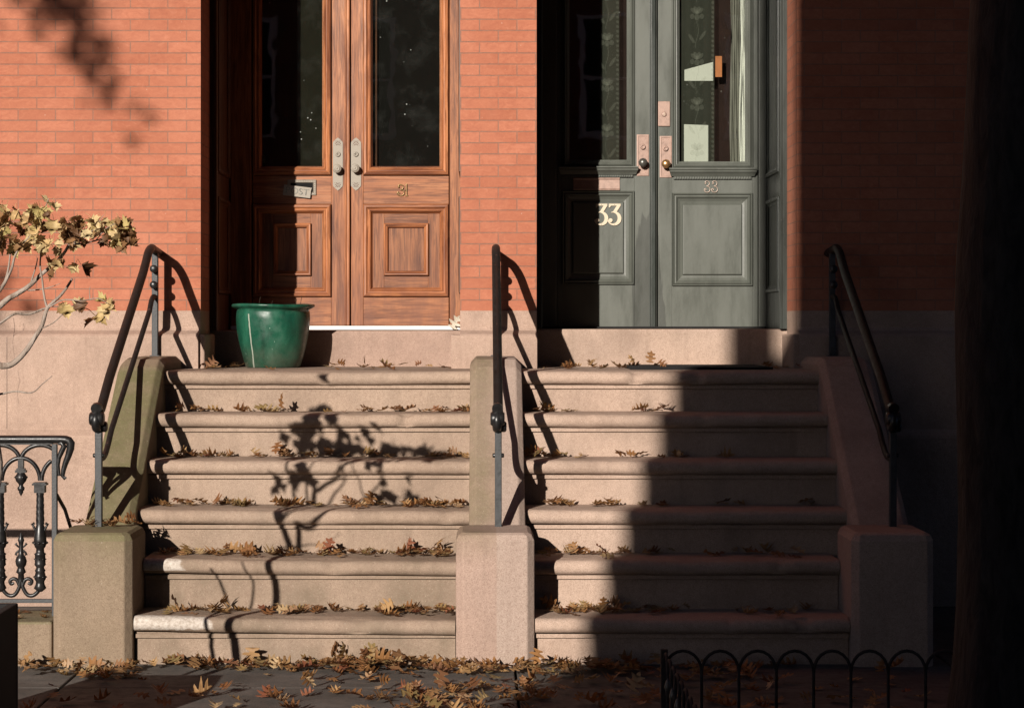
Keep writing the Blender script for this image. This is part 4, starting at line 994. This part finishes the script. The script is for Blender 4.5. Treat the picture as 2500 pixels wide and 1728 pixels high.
for _ in range(11000):          # wide crown out of view above the frame, filled out to block sky light
    a = rt.uniform(0, 6.283); q = rt.random()**.45
    o_ = Vector((3.1+2.75*q*math.cos(a), -3.9+2.7*q*math.sin(a), 6.6+rt.uniform(-1.7, 1.7)*(1-q*.5)))
    if noise.noise(o_*.9) < -.22: continue
    v = Vector((rt.gauss(0, 1), rt.gauss(0, 1), rt.gauss(-.5, .7))).normalized(); u = v.cross(Vector((rt.gauss(0, 1), rt.gauss(0, 1), 1))).normalized()
    add_leaf(cr, MO, o_, u, v, u.cross(v), rt.uniform(.12, .19), .4, .4)
for tpt in tips:
    for _ in range(70):
        o_ = tpt+Vector((rt.gauss(0, .45), rt.gauss(0, .45), rt.gauss(0, .4)))
        v = Vector((rt.gauss(0, 1), rt.gauss(0, 1), rt.gauss(-.5, .7))).normalized(); u = v.cross(Vector((rt.gauss(0, 1), rt.gauss(0, 1), 1))).normalized()
        add_leaf(cr, MO, o_, u, v, u.cross(v), rt.uniform(.09, .14), .4, .4)
cr.build('crown', M['maple'], st)

for tx_, ty_ in ((5.6, -5.2), (9.2, -5.0)):  # added out of view: these crowns block sky light from the right
    st2 = thing('street_tree', 'unseen leafy tree added along the right kerb to block sky light', 'tree', (tx_, ty_, 0), 'unseen trees added along the right kerb to block sky light')
    m = MB(); m.tube(bez([(tx_, ty_, -.05), (tx_+.03, ty_, 1.5), (tx_, ty_, 3.2), (tx_+.05, ty_, 6)], 5), [.2-.008*i for i in range(16)], 12); m.build('trunk', M['bark'], st2)
    cr = MB()
    for _ in range(2600):
        o_ = Vector((tx_+rt.gauss(0, .9), ty_+rt.gauss(0, .9), 4.4+rt.gauss(0, 1.1)))
        v = Vector((rt.gauss(0, 1), rt.gauss(0, 1), rt.gauss(-.5, .7))).normalized(); u = v.cross(Vector((rt.gauss(0, 1), rt.gauss(0, 1), 1))).normalized()
        add_leaf(cr, MO, o_, u, v, u.cross(v), rt.uniform(.13, .2), .4, .4)
    cr.build('crown', M['maple'], st2)

# ------------------------------------------------------------------ across the street (behind the camera): these shade the right side and the open sky
def far_house(x0, x1, y0, h, label):
    o = thing('row_house', label, 'house', ((x0+x1)/2, y0-3, 0))
    m = MB(); m.box(x0, x1, y0-8, y0, -.1, h); m.build('wall', M['brick_plain'], o)
    MB().box(x0, x1, y0+.003, y0+.35, h-.5, h+.05).build('cornice', M['green_dark'], o, .03)
    nW = max(2, int((x1-x0)/1.7)); 
    for fl_ in range(int(h//3)):
        for i in range(nW):
            cx = x0+(x1-x0)*(i+.5)/nW; z0 = 1.2+fl_*3.1
            if z0+1.9 > h-.6: continue
            m = MB(); m.frame(cx-.5, cx+.5, z0, z0+1.8, [(0, -.02), (0, .06), (.07, .06), (.07, -.02)], -y0); m.v = [(v[0], -v[1], v[2]) for v in m.v]
            m.box(cx-.43, cx+.43, y0+.01, y0+.045, z0+.86, z0+.92)
            wf = m.build('window', M['white'], o); sub(wf, o)
            MB().box(cx-.44, cx+.44, y0+.004, y0+.02, z0+.06, z0+1.74).build('pane', M['dark'], wf)
EX = .6125-.01-TX*(16-2.12)
far_house(EX+.35, EX+5.6, -16, 13.6, 'four storey brick house opposite, at the corner of the gap')
nb = MB().box(EX, EX+.345, -24, -16, -.1, 7.15).build('light_slit_wall', M['brick_plain']); tag(nb, 'unseen brick slab added opposite, closing the lower part of the light slit', 'wall')  # added, unseen: stops the sun slit below the lit part of the reveal
up = MB(); up.lathe([(.145, -.1), (.14, 4), (.135, 12.5), (0, 12.5)], (EX+.142, -15.7, 0), 18); up = up.build('shade_pole', M['bark']); tag(up, 'unseen pole added opposite to narrow the slit of sun on the doorway reveal', 'pole')  # added, unseen: leaves only a strip of sun for the right door reveal
far_house(EX+5.62, EX+12, -16, 14.0, 'tall brick house opposite, second from the gap')
far_house(EX+12.02, EX+19, -16, 13.4, 'brick house opposite, third from the gap')
far_house(-23, -14, -16, 10.6, 'brick house opposite, on the far side of the gap')
nb = MB().box(-16, -6.02, -.1, 8, -.1, 10).build('row_house', M['brick_plain']); tag(nb, 'plain brick neighbour house beyond the left end of the facade', 'house')
nb = MB().box(6.02, 16, -.1, 8, -.1, 10).build('row_house', M['brick_plain']); tag(nb, 'plain brick neighbour house beyond the right end of the facade', 'house')
bt_ = thing('bare_tree', 'bare street tree on the opposite pavement whose limb shades the brick', 'tree', (-8.8, -13.6, 0))
m = MB(); m.tube(bez([(-8.9, -13.6, -.1), (-8.85, -13.6, 2), (-8.8, -13.5, 5), (-8.9, -13.4, 8), (-9.1, -13.3, 11)], 5), [.22-.007*i for i in range(21)], 10)
m.tube(bez([(-8.8, -13.5, 6.0), (-8.6, -13.2, 7.8), (-8.05, -13, 8.6), (-7.62, -13, 8.25), (-7.36, -13, 7.92)], 5), [.11-.0035*i for i in range(21)], 8)
m.build('trunk', M['bark'], bt_)
cr = MB()
for c0, c1, nn, sg in ((Vector((-7.78, -13, 8.45)), Vector((-7.5, -13, 8.1)), 240, .15), (Vector((-7.5, -13, 8.1)), Vector((-7.12, -13, 7.52)), 120, .09), (Vector((-8.0, -13, 6.6)), Vector((-7.72, -13, 6.2)), 60, .10)):
    for _ in range(nn):
        o_ = c0.lerp(c1, rt.random())+Vector((rt.gauss(0, sg), rt.gauss(0, .25), rt.gauss(0, sg)))
        v = Vector((rt.gauss(0, 1), rt.gauss(0, 1), rt.gauss(-.3, .7))).normalized(); u = v.cross(Vector((rt.gauss(0, 1), rt.gauss(0, 1), 1))).normalized()
        add_leaf(cr, MO, o_, u, v, u.cross(v), rt.uniform(.07, .11), .4, .4)
cr.build('crown', M['maple'], bt_)

# ------------------------------------------------------------------ fallen leaves
OAKH = [(.012, 0), (.012, .14), (.07, .17), (.22, .15), (.33, .20), (.25, .27), (.13, .30), (.10, .37), (.30, .42), (.46, .54), (.30, .56), (.15, .55), (.11, .63), (.24, .70), (.34, .84), (.20, .80), (.10, .81), (.08, .90), (.04, .97), (0, 1.04)]
rl = random.Random(21)
def leaf_mesh(name, mat):
    m = MB(); fold = rl.uniform(-.1, .7); curl = rl.uniform(-.4, .8)
    h = [(w_*rl.uniform(.75, 1.1), l) for w_, l in OAKH]
    add_leaf(m, h, Vector((0, -.5, 0)), Vector((1, 0, 0)), Vector((0, 1, 0)), Vector((0, 0, 1)), 1.0, fold, curl)
    bend = rl.uniform(-.5, .5); tw_ = rl.uniform(-.5, .5)
    m.v = [(x*math.cos(tw_*yy)-z*math.sin(tw_*yy)*.5, yy, z+x*math.sin(tw_*yy)*.6+bend*x*yy) for x, yy, z in m.v]
    zs = min(v[2] for v in m.v); m.v = [(x, yy, z-zs) for x, yy, z in m.v]
    me = bpy.data.meshes.new(name); me.from_pydata(m.v, [], m.f); me.materials.append(mat)
    me.polygons.foreach_set('use_smooth', [True]*len(m.f)); me.update(); return me
LM = [leaf_mesh('oak_leaf', M['oak']) for _ in range(16)]
mass = MB()
NIND = 0
def place(xc, yc_, zc_, s, grp, lab, individual, tilt=.2):
    if rl.random() < .12: tilt = .8
    global NIND
    individual = individual and NIND < 292; NIND += individual
    e = (rl.gauss(0, tilt), rl.gauss(0, tilt), rl.uniform(0, 6.28)); me = rl.choice(LM)
    from mathutils import Euler
    rm = Euler(e).to_matrix(); zmin = min((rm @ v.co).z for v in me.vertices)*s
    loc = Vector((xc, yc_, zc_-zmin+.001))
    if individual:
        o = bpy.data.objects.new('oak_leaf', me); COL.objects.link(o); o.location = loc; o.rotation_euler = e; o.scale = (s, s, s)
        tag(o, lab, 'leaf', grp); return o
    mass.add([loc+rm @ (v.co*s) for v in me.vertices], [tuple(p.vertices) for p in me.polygons], 0, True)
SN = ['landing', 'second tread', 'third tread', 'fourth tread', 'fifth tread', 'lowest tread']
def tread_leaves(side, i, spans, share):
    yf, h = TREAD[i]; yb = TREAD[i-1][0]+.05 if i else .40
    for a, c, n, depth in spans:
        for q in range(max(1, round(n*.62))):
            px = rl.uniform(a, c); 
            if i: yy = yb-.03-abs(rl.gauss(0, .075))*depth; yy = max(yy, yf+.05)
            else: yy = rl.uniform(-.62, .30)
            mid = 1-abs((px-a)/(c-a)-.5)*1.2
            z0 = h+.002+(rl.random()**2)*.018*mid*(1 if n > 5 else .3)
            ind = rl.random() < share
            stp = 'wooden doors' if side == 0 else 'grey green doors'
            lab = f'dry oak leaf lying on the {SN[i]} below the {stp}'
            place(X(px, yy), yy, z0, rl.uniform(.048, .10), f'fallen oak leaves on the {SN[i]} before the {stp}', lab, ind)
SH = .62
tread_leaves(0, 0, [(436, 540, 14, 1), (545, 600, 6, 1), (640, 690, 4, 1), (795, 850, 7, 1), (860, 950, 9, 1), (930, 1000, 8, 1), (1020, 1090, 8, 1)], SH)
tread_leaves(0, 1, [(420, 450, 4, 1), (452, 541, 14, 1), (586, 612, 4, 1), (620, 720, 16, 1), (800, 845, 3, 1), (877, 935, 10, 1), (935, 1013, 6, .7), (1033, 1148, 22, 1)], SH)
tread_leaves(0, 2, [(400, 480, 16, 1), (480, 569, 16, 1), (608, 650, 7, 1), (658, 720, 12, 1), (720, 830, 14, 1), (830, 880, 5, 1), (880, 960, 14, 1), (1030, 1146, 22, 1)], SH)
tread_leaves(0, 3, [(378, 440, 12, 1), (440, 505, 12, 1), (530, 610, 22, 1), (650, 730, 18, 1), (750, 800, 6, 1), (805, 900, 20, 1), (900, 963, 10, 1), (986, 1035, 8, 1), (1035, 1146, 34, 1.1)], SH)
tread_leaves(0, 4, [(395, 500, 26, 1), (500, 580, 18, 1), (590, 628, 10, 1), (650, 705, 12, 1), (700, 760, 10, 1), (780, 850, 18, 1), (850, 960, 16, 1), (970, 1110, 52, 1.25)], SH)
tread_leaves(0, 5, [(388, 450, 14, 1), (440, 556, 34, 1.1), (575, 612, 5, 1), (644, 735, 34, 1.1), (735, 780, 8, 1), (800, 890, 12, 1), (915, 1110, 84, 1.3)], SH)
tread_leaves(1, 0, [(1313, 1335, 3, 1), (1364, 1424, 8, 1), (1440, 1465, 3, 1), (1470, 1500, 4, 1), (1501, 1560, 8, 1), (1580, 1700, 4, 1), (1860, 1960, 8, 1)], SH)
tread_leaves(1, 1, [(1305, 1362, 9, 1), (1380, 1415, 5, 1), (1537, 1656, 14, 1)], SH)
tread_leaves(1, 2, [(1283, 1345, 16, 1), (1345, 1430, 12, 1), (1515, 1570, 6, 1), (1610, 1700, 9, 1), (1750, 1800, 4, 1)], SH)
tread_leaves(1, 3, [(1321, 1380, 12, 1), (1380, 1410, 4, 1), (1450, 1580, 18, 1), (1610, 1650, 5, 1), (1730, 1810, 6, 1), (1950, 1990, 4, 1)], SH)
tread_leaves(1, 4, [(1318, 1400, 18, 1), (1400, 1435, 8, 1), (1448, 1492, 9, 1), (1500, 1540, 9, 1), (1560, 1660, 10, 1), (1700, 1960, 14, 1)], SH)
tread_leaves(1, 5, [(1332, 1400, 22, 1.1), (1400, 1470, 26, 1.1), (1470, 1560, 24, 1.1), (1560, 1720, 14, 1), (1720, 2050, 12, 1)], SH)
for q in range(18):
    place(rl.uniform(-1.97, -1.67), rl.uniform(-1.95, -1.78), .622+rl.random()*.02, rl.uniform(.05, .085), 'fallen oak leaves on the mossy pier', 'reddish brown oak leaf lying on top of the mossy stone pier by the fence', True)
for q in range(12):
    place(rl.uniform(-2.45, -2.03), rl.uniform(-2.1, -1.8), .206, rl.uniform(.05, .08), 'fallen oak leaves on the fence kerb', 'brown oak leaf lying on the stone kerb under the iron fence', True)
def ground(n, px0, px1, py0, py1, grp, lab, share, smin=.055, smax=.11, pile=.02):
    for q in range(round(n*.7)):
        px = rl.uniform(px0, px1); py = rl.uniform(py0, py1)
        Z = CZ*F/(py-PY0); xx, yy = (px-PX0)*Z/F, Z-D
        if -2.02 < xx < -1.6 and yy > -2.2: continue
        place(xx, yy, .002+rl.random()*pile, rl.uniform(smin, smax), grp, lab, rl.random() < share)
G1 = ('fallen leaves drifted along the foot of the left stoop', 'dry brown oak leaf drifted against the foot of the lowest left step')
G2 = ('fallen leaves along the foot of the right stoop', 'dry brown oak leaf drifted against the foot of the lowest right step')
G3 = ('fallen leaves scattered on the slate pavement', 'brown oak leaf scattered on the dark slate pavement, away from the steps')
ground(150, 320, 1112, 1622, 1640, *G1, .12); ground(90, 800, 1112, 1618, 1652, *G1, .12, pile=.05); ground(60, 130, 330, 1630, 1652, *G1, .15); ground(20, 50, 120, 1608, 1640, *G1, .3)
ground(60, 1112, 1310, 1628, 1648, *G1, .15)
ground(90, 1308, 1560, 1624, 1650, *G2, .12); ground(30, 1560, 2000, 1622, 1650, *G2, .1)
ground(46, 50, 700, 1645, 1740, *G3, .4); ground(70, 700, 1250, 1650, 1740, *G3, .3); ground(70, 980, 1300, 1690, 1745, *G3, .2); ground(40, 1200, 1450, 1655, 1730, *G3, .4)
ground(90, 1450, 1900, 1650, 1745, *G3, .3); ground(40, 1900, 2500, 1640, 1745, *G3, .2)
o = mass.build('leaf_litter', M['oak_mass']); o['kind'] = 'stuff'; o['label'] = 'drifts of dry brown oak leaves on the treads and pavement'
# single leaves that stand out
from mathutils import Euler
def single(loc, e, s, lab, mat=None):
    me = LM[3] if mat is None else leaf_mesh('oak_leaf', mat)
    o = bpy.data.objects.new('oak_leaf', me); COL.objects.link(o); o.location = loc; o.rotation_euler = e; o.scale = (s, s, s); tag(o, lab, 'leaf'); return o
single((X(1110, 1.0)-.0, Y31-.12, SILL31+.045), Euler((1.45, .5, .1)), .105, 'pale cream leaf standing on the white threshold beside the wooden doors', M['pale_leaf'])
single((X(1588, .1), .1, 1.40), Euler((1.35, .2, .1)), .085, 'brown oak leaf standing upright on the black mat')
single((X(1790/1.847, -2.35), -2.36, .055), Euler((1.2, .35, .4)), .125, 'large red brown oak leaf standing on the drift at the foot of the lowest step')
